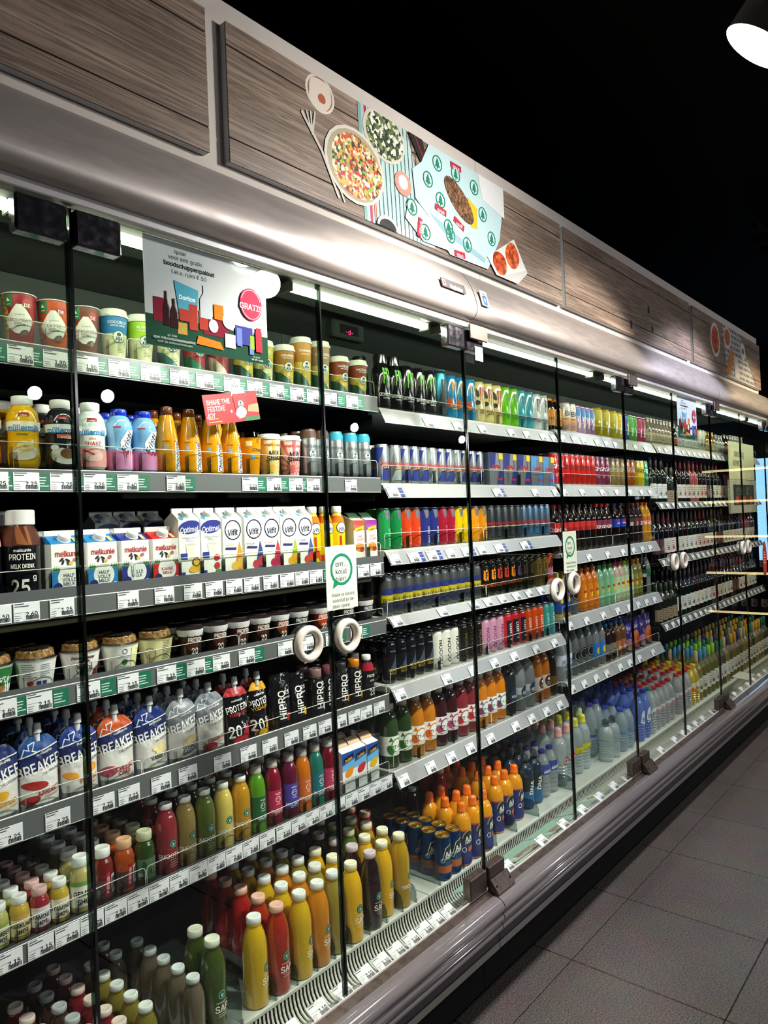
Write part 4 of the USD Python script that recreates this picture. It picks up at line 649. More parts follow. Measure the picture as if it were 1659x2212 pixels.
K('bgD', 'water_bottle', 'bottle', 'large dark bottle, round label', ('bottle', 'big', .04, .225, 'g:#1c2226', 'p:#3a3f44'), [('round_label', 'p:#24344c', [E(.004, .08, .026, .028)]), ('label_print', W, [T('AQUA', .004, .077, .009)])])
K('bgO', 'soft_drink_bottle', 'bottle', 'amber bottle, dark round label', ('bottle', 'vit', .033, .225, 'g:#b5641a', 'p:#b8683a'), [('label', 'p:#d0c8bc', [R(-.1, .05, .1, .11)]), ('round_label', 'p:#4a2a20', [E(.004, .082, .022, .026)]), ('label_print', W, [E(.004, .09, .007, .006), lines(-.008, .076, .024, 3, .005)])])
K('bgK', 'soft_drink_bottle', 'bottle', 'dark brown bottle at shelf end', ('bottle', 'vit', .033, .22, 'g:#20140c', 'p:#2a2420'), [('label', 'p:#5a4414', [R(-.1, .05, .1, .09)])])
# ---- sports and water bottles of the bottom deck
K('aaC', 'sports_drink_can', 'can', 'blue sports drink can, gold lid', ('can', .029, .15, 'a:#1f4f8a', 'a:#c4a04a', {'n': 26}), [('orange_band', 'p:#a8542a', [R(-.09, .028, .09, .052)]), ('logo', 'p:#1a1c24', [E(.004, .092, .026, .026)]), ('lettering', W, [T('AA', .004, .092, .017, True, 12, 8), T('DRINK', .004, .08, .008, True, 12, 8), LineString([(-.022, .07), (-.008, .112), (.014, .122)]).buffer(.0009), ring(-.02, .07, .007, .0014)])])
K('aaB', 'sports_drink_bottle', 'bottle', 'orange sports drink bottle', ('bottle', 'sport', .0335, .218, 'g:#e0920f', 'g:#f0701a', {'n': 24}), [('label', 'p:#26286a', [R(-.12, .008, .12, .128)]), ('label_top', 'p:#c8501c', [R(-.12, .124, .12, .129)]), ('logo', 'p:#1a1c2c', [E(.004, .098, .024, .026)]), ('lettering', W, [T('AA', .004, .098, .017, True, 10, 8), T('DRINK', .006, .086, .008, True, 10, 8), ring(-.014, .06, .009, .002)]), ('gold_arc', 'p:#d0b03a', [ring(.006, .1, .027, .003).intersection(R(-.04, .1, .04, .14))]), ('orange_tag', 'p:#d9581c', [P((.002, .05), (.03, .056), (.028, .072), (.002, .066))])])
K('spK', 'sports_drink_bottle', 'bottle', 'blue drink bottle, clear cup cap', ('bottle', 'sport', .034, .222, 'g:#1c2f40', 'c:#c4c8c8'), [('blue_base', 'p:#235a84', [R(-.12, .01, .12, .075)]), ('label', 'p:#15181c', [R(-.12, .075, .12, .135)]), ('lettering', W, [T('DNA', .0, .09, .02, True, 80)])])
K('aqB', 'water_bottle', 'bottle', 'clear drink bottle, violet-blue cap', ('bottle', 'pet', .0345, .2, 'w:#c4cccf*0.4', 'g:#2c2f84', {'rings': (.06, .4, 4, .04)}), [('label', 'p:#34489a', [R(-.12, .1, .12, .142)]), ('lettering', W, [T('AQUARIUS', .0, .115, .011, True, 6, 8, .8), LineString([(-.03, .108), (0, .112), (.034, .106)]).buffer(.001)])])
def wat(key, desc, tint, capm, deco, h=.256, r=.0372, cap_style='sport', op=.4): K(key, 'water_bottle', 'bottle', desc, ('bottle', cap_style, r, h, f'w:{tint}*{op}', capm, {'rings': (.08, .36, 5, .07)}), deco)
wat('ocP', 'clear water bottle, pink sports cap', '#dfe9ea', 'p:#e8a8a4', [('logo', 'p:#a01c34', [E(.004, .11, .022, .022)]), ('lettering', W, [ring(-.006, .111, .011, .003), ring(.014, .11, .007, .0022)])])
wat('ocY', 'clear water bottle, yellow sports cap', '#dde8e9', 'p:#dfd84a', [('label', 'p:#d4c81c', [R(-.13, .096, .13, .124)]), ('lettering', 'p:#6a7a1c', [T('02', .0, .103, .014)])])
wat('ocG', 'clear water bottle, pale green cap', '#d8e5e5', 'p:#b8d0a0', [('label', 'p:#5a9a2a', [R(-.13, .096, .13, .13)]), ('lettering', W, [T('Life', .0, .104, .016, True, 0, 8)])])
wat('baC', 'clear water bottle, transparent cap', '#dde6e8', 'c:#c4cccc', [('label', 'p:#8fa4a8', [R(-.13, .1, .13, .108)])], .2)
wat('baL', 'clear water bottle, indigo cap', '#d0dce2', 'g:#3a3a90', [('label', 'p:#3a5aa0', [R(-.13, .1, .13, .112)]), ('leaf', 'p:#4a7a34', [E(.0, .13, .01)])], .265, cap_style='pet')
wat('chB', 'clear water bottle, mid blue cap', '#c8dae0', 'g:#2f4fb8', [('label', 'p:#5a8ac4', [R(-.13, .09, .13, .102)])], .215, cap_style='pet')
wat('spB', 'blue water bottle, blue cap', '#7fa0ea', 'g:#22309a', [('label', 'p:#d6dce8', [P((-.03, .1), (-.022, .15), (-.008, .166), (.008, .152), (.02, .168), (.034, .15), (.036, .1), (.0, .088))]), ('lettering', 'p:#2a3450', [T('SPA', .003, .118, .02, True, 4, 0, .9)])], .255, cap_style='pet', op=.45)
wat('spT', 'pale water bottle, teal cap', '#dde6e8', 'g:#2f8a84', [('label', 'p:#d6dce0', [E(.0, .12, .03, .022)]), ('lettering', 'p:#2a3450', [T('SPA', .003, .112, .018)])], .25, cap_style='pet')
wat('rdB', 'clear water bottle, red cap', '#dadede', 'g:#c02020', [('label', 'p:#d8d4d0', [R(-.13, .1, .13, .13)]), ('lettering', 'p:#b02a2a', [T('ROOD', .0, .108, .014)])], .236, cap_style='pet')
wat('orB', 'yellow fruit drink bottle, orange cap', '#d0b430', 'g:#e0701c', [('label', 'p:#e0d8b0', [E(.0, .12, .03, .02)]), ('fruit', 'p:#d0601c', [E(-.01, .1, .014), E(.014, .09, .012)])], .24, cap_style='pet', op=.85)
wat('yeB', 'yellow fruit drink bottle, yellow cap', '#c0a83a', 'g:#e0c81c', [('label', 'p:#e0d8b0', [E(.0, .12, .03, .02)])], .24, cap_style='pet', op=.85)
# ---- cola and soft drinks of the third bay
def coke(key, desc, c, tc=W, txt='Coca-Cola', rot=90): K(key, 'soft_drink_can', 'can', desc, ('can', .029, .15, c, 'a:#c4c6c8', {'tab': False, 'n': 18}), [('lettering', tc, [T(txt, .0, .088, .026, True, 0, 14, .62)]), ('small_print', tc, [lines(-.016, .05, .03, 3, .006, .0012)])])
coke('ckR', 'red cola can', 'g:#c01c20'); coke('ckZ', 'red cola can, black lettering', 'g:#c4241c', 'p:#2a1412'); coke('ckC', 'burgundy cherry cola can', 'g:#8a3450'); coke('ckV', 'tan vanilla cola can', 'g:#c4a264'); coke('fnO', 'orange soda can', 'g:#d9701c', W, 'FANTA'); coke('fnY', 'yellow soda can', 'g:#dfc01c', 'p:#26304a', 'FANTA'); coke('spG', 'green soda can', 'g:#1f8a4f', W, 'SPRITE')
K('baK', 'canned_cocktail', 'can', 'white and orange cocktail can', ('can', .0322, .145, 'g:#e8e0d4', 'a:#d0d0d0', {'tab': False}), [('orange_print', 'p:#e0901c', [P((-.11, .03), (-.11, .06), (0, .07), (.11, .06), (.11, .03))]), ('brown_print', 'p:#b06a44', [R(-.11, .008, .11, .034)]), ('lettering', 'p:#2a2a2c', [T('BA', .0, .09, .024)])])
def flat2(key, desc, top, low, h=.14, r=.027, txt='', tc=W, nm='soft_drink_can', sh=14): K(key, nm, 'can', desc, ('can', r, h, low, 'a:#b8bcc0', {'tab': False, 'n': 18}), [('upper_print', top, [R(-.1, h*.55, .1, h*.9)]), ('swash', tc, [P((-.012, h*.2), (.0, h*.2), (.022, h*.82), (.008, h*.82))]), *([('lettering', tc, [T(txt, .0, h*.6, .012, True, 0, sh, .8)])] if txt else [])])
flat2('frD', 'blue and violet slim can', 'p:#3a84c8', 'g:#b878b4', txt='bubbl'); flat2('yeC', 'fat yellow cocktail can', 'p:#b8a81c', 'g:#b0a01c', .152, .037); flat2('yeD', 'bright yellow soda can', 'p:#d9bc14', 'g:#d4b814', .15, .031); flat2('blC', 'royal blue soda can', 'p:#2a3f9a', 'g:#2c46a4', .148, .031, 'blu'); flat2('grC', 'grass green soda can', 'p:#3f9a2c', 'g:#46a030', .148, .027); flat2('mgC', 'magenta soda can', 'p:#a0244c', 'g:#a82a54', .148, .027); flat2('paC', 'cream patterned cocktail can', 'p:#cfd0bc', 'g:#c4c8b4', .15, .029, tc='p:#4a4e44')
def sbt(key, desc, glass, capm, lab, h=.16, r=.026): K(key, 'mixer_bottle', 'bottle', desc, ('bottle', 'beer', r, h, glass, capm, {'n': 16}), [('label', lab, [R(-r*1.5, h*.1, r*1.5, h*.42)]), ('label_print', 'p:#4a4034', [lines(-r*.6, h*.35, r*1.3, 4, h*.06, .002)])])
sbt('mxP', 'small pale mixer bottle', 'w:#d0c4b0*0.4', 'p:#d8d4c4', 'p:#c8b890'); sbt('mxD', 'small dark liqueur bottle', 'g:#241a12', 'p:#8a7a4a', 'p:#b04a34', .155); sbt('mxA', 'small amber liqueur bottle', 'g:#9a701c', 'p:#c4a030', 'p:#cfb870', .15, .028); sbt('mxC', 'small clear spirit bottle', 'w:#c4ccc0*0.5', 'p:#d0d4cc', 'p:#d4dcd0', .14)
def pet(key, desc, liq, capm, lab, txt='', tc=W, h=.232, r=.0318, z0=.1, z1=.145, st='pet', extra=()): K(key, 'soft_drink_bottle', 'bottle', desc, ('bottle', st, r, h, liq, capm, {'n': 18, 'capn': 14}), [('label', lab, [R(-r*3.1, z0, r*3.1, z1)]), *([('lettering', tc, [T(txt, .0, (z0+z1)/2-.01, .021, True, 0, 12, .62)])] if txt else []), *extra])
COLA = 'g:#190d0a'
pet('pcR', 'cola bottle, bright red label', COLA, 'g:#c8281c', 'p:#c01c20', 'Coca-Cola'); pet('pcZ', 'cola bottle, red label, dark lettering', COLA, 'g:#2a2422', 'p:#c4241c', 'Coca-Cola', 'p:#4a1412'); pet('pcC', 'cherry cola bottle, burgundy label', COLA, 'g:#d0341c', 'p:#7a2440', 'Coca-Cola'); pet('pcP', 'cola bottle, blue label', COLA, 'g:#2a3a9a', 'p:#1f3fb0', '', W, extra=[('logo_disc', W, [E(.0, .122, .016)]), ('logo_red', 'p:#c42430', [E(.0, .122, .016).intersection(R(-.02, .124, .02, .14))]), ('logo_blue', 'p:#1f3fb0', [E(.0, .122, .016).intersection(R(-.02, .1, .02, .119))])]); pet('pcK', 'cola bottle, black label', COLA, 'g:#1c1c1c', 'p:#2a2a2a', 'MAX', W); pet('pcD', 'dark soda bottle, maroon label', 'g:#2a1410', 'g:#c8502c', 'p:#6a2a24', 'Dr', W); pet('pfO', 'orange soda bottle', 'g:#d08a14', 'g:#e0641c', 'p:#d9641c', 'FANTA', W)
def tea(key, desc, liq, capm, leaf): pet(key, desc, liq, capm, leaf, '', h=.215, r=.031, z0=.02, z1=.135, st='vit', extra=[('leaf_print', 'p:#e3c81c', [P((-.01, .07), (.004, .128), (.022, .1), (.016, .07))]), ('brand_badge', 'p:#c4342a', [R(-.014, .092, .02, .104)])])
tea('teY', 'yellow and blue ice tea bottle', 'g:#caa01c', 'g:#b8a01c', 'p:#2a4a94'); tea('teO', 'orange ice tea bottle', 'g:#d0701c', 'g:#e0701c', 'p:#d97a1c'); tea('teG', 'mint green ice tea bottle', 'g:#7fae8a', 'g:#3fa84a', 'p:#7ab88a'); tea('teR', 'pale bottle, strawberry print, red cap', 'g:#c4a898', 'g:#c8385a', 'p:#b8d0a0'); tea('teL', 'pale bottle, lime print, green cap', 'g:#b0b890', 'g:#9ac41c', 'p:#c4d4a8'); tea('teA', 'dark lemon bottle, orange cap', 'g:#7a6a2a', 'g:#e0781c', 'p:#8a8a3a')
pet('te7', 'clear bottle, green label', 'w:#bccabc*0.4', 'g:#3a3f3c', 'p:#1f7a4a', '7UP', 'p:#0f4a2c'); pet('spW', 'clear bottle, blue and white label', 'w:#c4ccd2*0.4', 'p:#7f8c9c', 'p:#d4d8e4', 'SPA', 'p:#26409a', z0=.07, z1=.12); pet('kkC', 'smoky clear bottle, black round label', 'w:#9aa0a2*0.4', 'p:#5a5f60', 'p:#2a2e30', '', extra=[('round_label', 'p:#16181a', [E(.0, .095, .026, .03)]), ('ring_print', 'p:#c4c8c8', [ring(.0, .095, .024, .0018)])], z0=.08, z1=.11); pet('kkY', 'clear bottle, blue lemon label', 'w:#b4bcc0*0.4', 'p:#8a9094', 'p:#2f78c8', '', z0=.05, z1=.12, extra=[('lemon', 'p:#e3cf2a', [E(.004, .08, .018, .018)])]); pet('kkD', 'dark drink bottle, sky blue cap', 'g:#2a1714', 'g:#2f86c8', 'p:#8a8478', 'ice', 'p:#4a2a20', h=.195, z0=.035, z1=.09); pet('kkE', 'amber drink bottle, sky blue cap', 'g:#6a4424', 'g:#2f86c8', 'p:#b06a3a', 'ice', W, h=.195, z0=.035, z1=.09)
K('csP', 'juice_pouch', 'pouch', 'purple juice pouch', ('pouch', .085, .18, .05, 'g:#3a2f78', {'seed': 5, 'spout': False}), [('title_print', 'p:#d8d4e0', [T('Sun', .0, .13, .018, True, 8, 10)]), ('fruit', 'p:#b06a8a', [E(-.01, .05, .03, .024), E(.02, .09, .016)]), ('label_print', 'p:#c4a84a', [E(.0, .02, .03, .014)])]); K('csO', 'juice_pouch', 'pouch', 'orange and purple juice pouch', ('pouch', .085, .18, .05, 'g:#4a3a80', {'seed': 6, 'spout': False}), [('fruit', 'p:#d0702a', [E(.0, .06, .036, .05)]), ('fruit_two', 'p:#a83424', [E(.01, .05, .02, .03)]), ('title_print', 'p:#d8d4e0', [T('Sun', .0, .132, .018, True, 8, 10)])])
# ---- wine
def wine(key, desc, glass, caps, lab, lab2=None, h=.305, r=.037, z0=.05, z1=.14): K(key, 'wine_bottle', 'bottle', desc, ('bottle', 'wine', r, h, glass, caps, {'n': 18, 'capn': 14}), [('label', lab, [R(-r*1.15, z0, r*1.15, z1)]), ('label_print', lab2 or 'p:#6a6258', [lines(-r*.6, z1-.02, r*1.2, 5, .013, .003), E(0, z0+.03, .012)])])
wine('wnR', 'dark red wine bottle, cream label', 'g:#1c0a0c', 'p:#2a1416', 'p:#d6d0be'); wine('wnD', 'dark green wine bottle, white label', 'g:#10180f', 'p:#1a1c1a', 'p:#dcdcd4'); wine('wnO', 'rosé wine bottle, white label', 'g:#a8585a', 'p:#a04a50', 'p:#e0dcd6'); wine('wnK', 'black wine bottle, dark label', 'g:#120c10', 'p:#3a2024', 'p:#5a2a34'); wine('wnT', 'tall wine bottle, red and white label', 'g:#1a1012', 'p:#6a1a24', 'p:#d8d2c8', 'p:#a02430')
wine('wnB', 'white wine bottle, blue capsule', 'g:#5f5a24', 'p:#3f8ab4', 'p:#d6d2c4'); wine('wnG', 'white wine bottle, lime capsule', 'g:#5a5a22', 'p:#7fb82a', 'p:#d0d0c4'); wine('wnY', 'white wine bottle, yellow capsule', 'g:#6a5a20', 'p:#d9a01c', 'p:#dcd8c8'); wine('wnE', 'white wine bottle, dark green capsule', 'g:#3a401c', 'p:#1f6a4a', 'p:#d0d0c8'); wine('wnN', 'white wine bottle, navy capsule', 'g:#4f4a24', 'p:#34406a', 'p:#c8ccd0'); wine('wnS', 'white wine bottle, sand capsule', 'g:#7a6a30', 'p:#b8a878', 'p:#d8d4c0')
K('wnP', 'wine_bottle', 'bottle', 'squat green bottle, brown paper label', ('bottle', 'wine', .041, .25, 'g:#1c241a', 'p:#24301f', {'n': 18, 'capn': 14}), [('label', 'p:#9a8468', [R(-.05, .03, .05, .1)]), ('label_print', 'p:#4a3a2a', [lines(-.02, .085, .045, 4, .014, .004)])])

# ================================================================= the shop shell
YD = 1.255                      # plane of the glass doors
def struct(name, mesh, m, kind='structure'):
    p = obj(name, mesh, m); tag(p, kind=kind); return p
MATS['black'] = usdkit.material(stage, '/World/Looks/black', {'p': ('principled_bsdf', dict(base_color=(.004, .004, .004), roughness=.9, specular_ior_level=.05))}, surface='p.BSDF')
fl = thing('floor', None, None); tag(fl, kind='structure')
obj('grout_bed', bx(-1.7, 13.4, -4.3, 2.3, -.05, -.004), 'm:#1c1917', fl)
for i in range(-6, 22):
    for j in range(0, 9):
        x0, y1 = 2.326 + .5*i, 1.2015 + .505 - .505*j
        obj('tile', cb(x0+.0018, x0+.4982, y1-.5032, y1-.0018, -.02, 0, .0016), 'tile', fl)
struct('ceiling', bx(-3, 14, -8.5, 2.4, 3.25, 3.3), 'black')
struct('wall_back', bx(-3, 14, 2.25, 2.35, -.05, 3.25), 'black')
struct('wall_opposite', bx(-3, 14, -8.6, -8.5, -.05, 3.25), 'm:#0c0c0d')
struct('wall_left', bx(-3.1, -3, -8.5, 2.35, -.05, 3.25), 'm:#0c0c0d')
struct('wall_right', bx(13.4, 13.5, -8.5, 2.35, -.05, 3.25), 'm:#141415')
struct('floor', bx(-3, 13.4, -8.5, -3.34, -.05, -.002), 'm:#38332f')
# faint slatted ceiling raft over the far aisle
rf = thing('ceiling_raft', 'dark slatted ceiling raft far over the aisle', 'ceiling raft', (0, 0, 0))
for k in range(14): obj('slat', bx(4.6 + .24*k, 4.7 + .24*k, -.9, 1.05, 3.08, 3.12), 'black', rf)
obj('frame', join(bx(4.5, 8, .98, 1.02, 3.12, 3.16), bx(4.5, 8, -.9, -.86, 3.12, 3.16), *[bx(x, x+.02, .0, .02, 3.16, 3.25) for x in (5, 7.6)]), 'm:#0a0807', rf)
# the spotlight in view
def rot_z(m, R): v, f, n = m; return v @ R.T, f, None if n is None else n @ R.T
lp = np.array([1.775, .372, 2.578]); ld = np.array([-.12, .62, -.78]); ld = ld/np.linalg.norm(ld)
sl = thing('track_spotlight', 'grey cylindrical spotlight shining down at upper right', 'spotlight', tuple(lp))
zx = -ld; xx = np.cross([0, 0, 1.0], zx); xx /= np.linalg.norm(xx); yy = np.cross(zx, xx); RR = np.stack([xx, yy, zx], 1)
LR = .079
obj('housing', rot_z(lathe([(LR*.93, .004), (LR, 0), (LR, .15), (LR*.95, .165), (LR*.3, .172), (0, .172)], 40), RR), 'm:#6e6c6c', sl)
obj('reflector_ring', rot_z(lathe([(LR*.93, .004), (LR*.78, .03)], 40)[:2] + (None,), RR), 'e:#f4f4f0*2.2', sl)
obj('lens', rot_z((lambda m: (m[0], m[1][:, ::-1], None))(lathe([(LR*.79, .03), (0, .03)], 40)), RR), 'e:#fffdf8*300', sl)
obj('bracket', join(tube([(0, 0, 0) + zx*.11, zx*.11 + np.array([0, -.02, .1]), np.array([.02, -.08, .30])], .009, 10)), 'm:#4a4848', sl)
obj('driver_box', cb(-.09, .25, -.115, -.045, .30, .36, .004), 'm:#3c3836', sl)
# ================================================================= the three refrigerated cases
CASES = [(-.62, 1.88), (1.88, 4.38), (4.38, 6.88)]
canopy = [(1.2493, 2.325), (1.236, 2.308), (1.222, 2.287), (1.211, 2.264), (1.202, 2.24), (1.196, 2.218), (1.194, 2.2), (1.196, 2.187), (1.203, 2.177), (1.214, 2.171), (1.232, 2.168)]
bump1 = [(1.222, .404), (1.208, .404), (1.199, .401), (1.189, .394), (1.183, .385), (1.182, .376), (1.187, .369), (1.196, .366), (1.190, .360), (1.186, .352), (1.187, .343), (1.192, .337), (1.2, .334), (1.195, .328), (1.192, .32), (1.194, .311), (1.2, .305), (1.208, .302)]
names3 = ['left', 'middle', 'far']
grp = []
GRILLE = [(1.4745, .3185), (1.473, .302), (1.468, .286), (1.458, .272), (1.442, .263), (1.418, .259), (1.385, .262), (1.35, .274), (1.32, .30), (1.306, .34), (1.302, .372)]   # curved air intake
for ci, (x0, x1) in enumerate(CASES):
    x0, x1 = x0 + .0015, x1 - .0015
    c = thing('refrigerated_case', f'{names3[ci]} refrigerated display case with steel canopy and grooved bumper', 'display fridge', (0, 0, 0))
    grp.append(c)
    obj('back_panel', bx(x0, x1, 2.10, 2.13, .1, 2.3), 'm:#141918', c)
    obj('roof_panel', bx(x0, x1, 1.275, 2.13, 2.3, 2.33), 'm:#5f6664', c)
    obj('upper_back_panel', bx(x0, x1, 2.085, 2.099, 2.0, 2.297), 'm:#6a716f', c)
    obj('air_outlet', join(bx(x0, x1, 1.44, 1.60, 2.235, 2.262)), 'm:#3d4641', c)
    obj('deck', cb(x0, x1, 1.484, 2.1, .318, .33, .002), 'm:#b4b8b0', c)
    obj('deck_lip', cb(x0, x1, 1.4742, 1.4835, .318, .3302, .002), 'm:#c6c9c0', c)
    obj('canopy', ext(canopy, x0, x1, 60), 'steel', c)
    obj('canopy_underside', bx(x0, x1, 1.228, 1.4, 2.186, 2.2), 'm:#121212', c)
    obj('door_header', cb(x0, x1, 1.232, 1.262, 2.150, 2.181, .002), 'p:#a9a4a2', c)
    obj('price_trough', join(bx(x0, x1, 1.262, 1.276, .37, .398), bx(x0, x1, 1.276, 1.3, .365, .372)), 'm:#8f9492', c)
    obj('sill', ext([(1.262, .40), (1.248, .4115), (1.222, .404)], x0, x1, 10), 'brown_metal', c)
    obj('sill_trim', bx(x0, x1, 1.2465, 1.2495, .411, .4155), 'p:#c9c6c4', c)
    obj('bumper', ext(bump1, x0, x1, 50), 'g:#6a6567', c)
    obj('lower_panel', ext([(1.208, .302), (1.209, .302), (1.209, .272)], x0, x1), 'p:#3a383f', c)
    obj('lower_trim', ext([(1.207, .272), (1.207, .25), (1.212, .247), (1.26, .247)], x0, x1), 'p:#565351', c)
    obj('base', bx(x0, x1, 1.27, 2.1, .1, .25), 'm:#0a0a0a', c)
    obj('kick_plate', bx(x0, x1, 1.352, 1.37, .0, .25), 'black', c)
    for ex in ((x0 - .002, x1 + .002)[1:] if ci < 2 else ()): pass
    # curved air intake grille: bars between dark slots
    q = np.array(GRILLE)
    def bar(xa, w=.0062):
        top = ext([tuple(p) for p in q[::1]], xa, xa + w, 60); v = np.array(top[0]); v2 = v.copy(); v2[:, 2] -= .006
        f = top[1]; return np.vstack([v, v2]), np.vstack([f[:, ::-1], f + len(v)]), None
    obj('grille_trough', ext([(1.483, .317), (1.481, .255), (1.45, .235), (1.36, .235), (1.315, .26), (1.301, .30), (1.299, .364)], x0, x1), 'm:#0d0e0d', c)
    obj('grille_rim', bx(x0, x1, 1.2995, 1.306, .366, .374), 'm:#c3c6bc', c)
    xs = np.arange(x0 + .004, x1 - .008, .0128)
    near = [x for x in xs if (ci == 0 and x > .84) or (ci == 1 and x < 3.1)]
    rest = [x for x in xs if x not in near and (ci > 0 or x > .3)]
    for x in near: obj('grille_bar', bar(x), 'm:#c9ccc2', c)
    if rest: obj('grille_bars', join(*[bar(x) for x in rest]), 'm:#c9ccc2', c, kind='stuff')
# interior tube lamps under the canopy
for ci, segs in enumerate([[(.0, .575), (.66, 1.215), (1.27, 1.845)], [(1.915, 3.06), (3.18, 4.32)], [(4.42, 5.58), (5.66, 6.82)]]):
    for k, (a, b) in enumerate(segs):
        t = thing('tube_lamp', f'{ORD[k]} glowing tube lamp from left under {names3[ci]} canopy', 'lamp', (0, 0, 0), group='tube lamps under the canopy')
        hh = .012 if ci == 0 else .009
        obj('tube', cb(a, b, 1.36, 1.36 + 2*hh, 2.165, 2.165 + 1.6*hh, hh*.4), 'e:#f4ffdc*16' if ci == 0 else 'e:#fbffe8*20', t)
        obj('holder', join(cb(a-.012, a, 1.355, 1.395, 2.16, 2.185, .002), cb(b, b+.012, 1.355, 1.395, 2.16, 2.185, .002)), 'm:#5a5f58', t)
th = thing('thermostat_display', 'dark thermostat box with red display in upper case', 'thermostat', (1.827, 1.70, 2.22))
obj('case_box', cb(-.08, .08, -.02, .02, -.03, .03, .006), 'm:#2e3533', th); obj('screen', bx(-.045, .045, -.0212, -.02, -.016, .016), 'm:#0c0e0e', th)
obj('digits', decal(union_all([T('-d-', 0, -.008, .016, False)]), plane_surf(-.0216)[0], 0), 'e:#ff2050*4', th)
# ================================================================= fascia with printed boards
fb = thing('fascia_board', 'off-white fascia board running along the case tops', 'fascia', (0, 0, 0))
for a, b in ((-.62, 1.99), (1.992, 4.38), (4.382, 5.52)): obj('board', cb(a, b, 1.25, 1.27, 2.322, 2.712, .0015), 'm:#c9bfb6', fb)
obj('top_return', bx(-.62, 5.52, 1.27, 1.9, 2.69, 2.711), 'black', fb)
def panel(label, x0, x1, phase, decs=(), z0=2.347, z1=2.652):
    p = thing('picture_board', label, 'sign panel', (x0, 1.2495, z0)); w, h = x1 - x0, z1 - z0
    obj('backing', cb(0, w, -.0187, 0, 0, h, .0015), 'p:#b2b3b4', p); obj('seam_backing', bx(.001, w-.001, -.0194, -.0186, .001, h-.001), 'm:#1d1815', p)
    zz = [0, 2.40 - z0, 2.60 - z0, h]
    for i in range(3):
        a, b = zz[i] + (.0017 if i else 0), zz[i+1] - (.0017 if i < 2 else 0)
        obj('plank', bx(.0004, w - .0004, -.0208, -.0194, a, b), f'plank_print_{(phase + i) % 4}', p)
    pw = box(.001, .001, w - .001, h - .001)
    for i, (nm, m, g) in enumerate(decs):
        gg = affinity.translate(union_all(g if isinstance(g, (list, tuple)) else [g]), -x0, -z0).intersection(pw)
        lay(gg, plane_surf(-.0209)[0], .0002*(i+1), None, (), nm, m, p)
    return p
panel('plain weathered wood print panel, nearest at upper left', -.6, .93, 0)
def fir(cx, cz, s): return [P((cx-.5*s, cz-.35*s), (cx+.5*s, cz-.35*s), (cx+.18*s, cz), (cx+.34*s, cz), (cx, cz+.65*s), (cx-.34*s, cz), (cx-.18*s, cz)), R(cx-.07*s, cz-.6*s, cx+.07*s, cz-.35*s)]
lg = [(1.742, 2.607), (1.937, 2.598), (1.692, 2.543), (1.751, 2.501), (1.787, 2.431), (1.796, 2.409), (1.885, 2.404), (1.67, 2.384), (1.611, 2.438), (1.981, 2.526), (2.029, 2.461), (1.836, 2.606)]
pal = [(0,), ]
blob = lambda cx, cz, rx, rz, seed, k=11: Polygon([(cx + rx*(.8+.35*meshkit.noise(np.array([math.cos(a)*1.3, math.sin(a)*1.3, seed*5.1])))*math.cos(a), cz + rz*(.8+.35*meshkit.noise(np.array([math.cos(a)*1.3, math.sin(a)*1.3, seed*5.1])))*math.sin(a)) for a in np.arange(0, 6.283, 6.283/(3*k))])
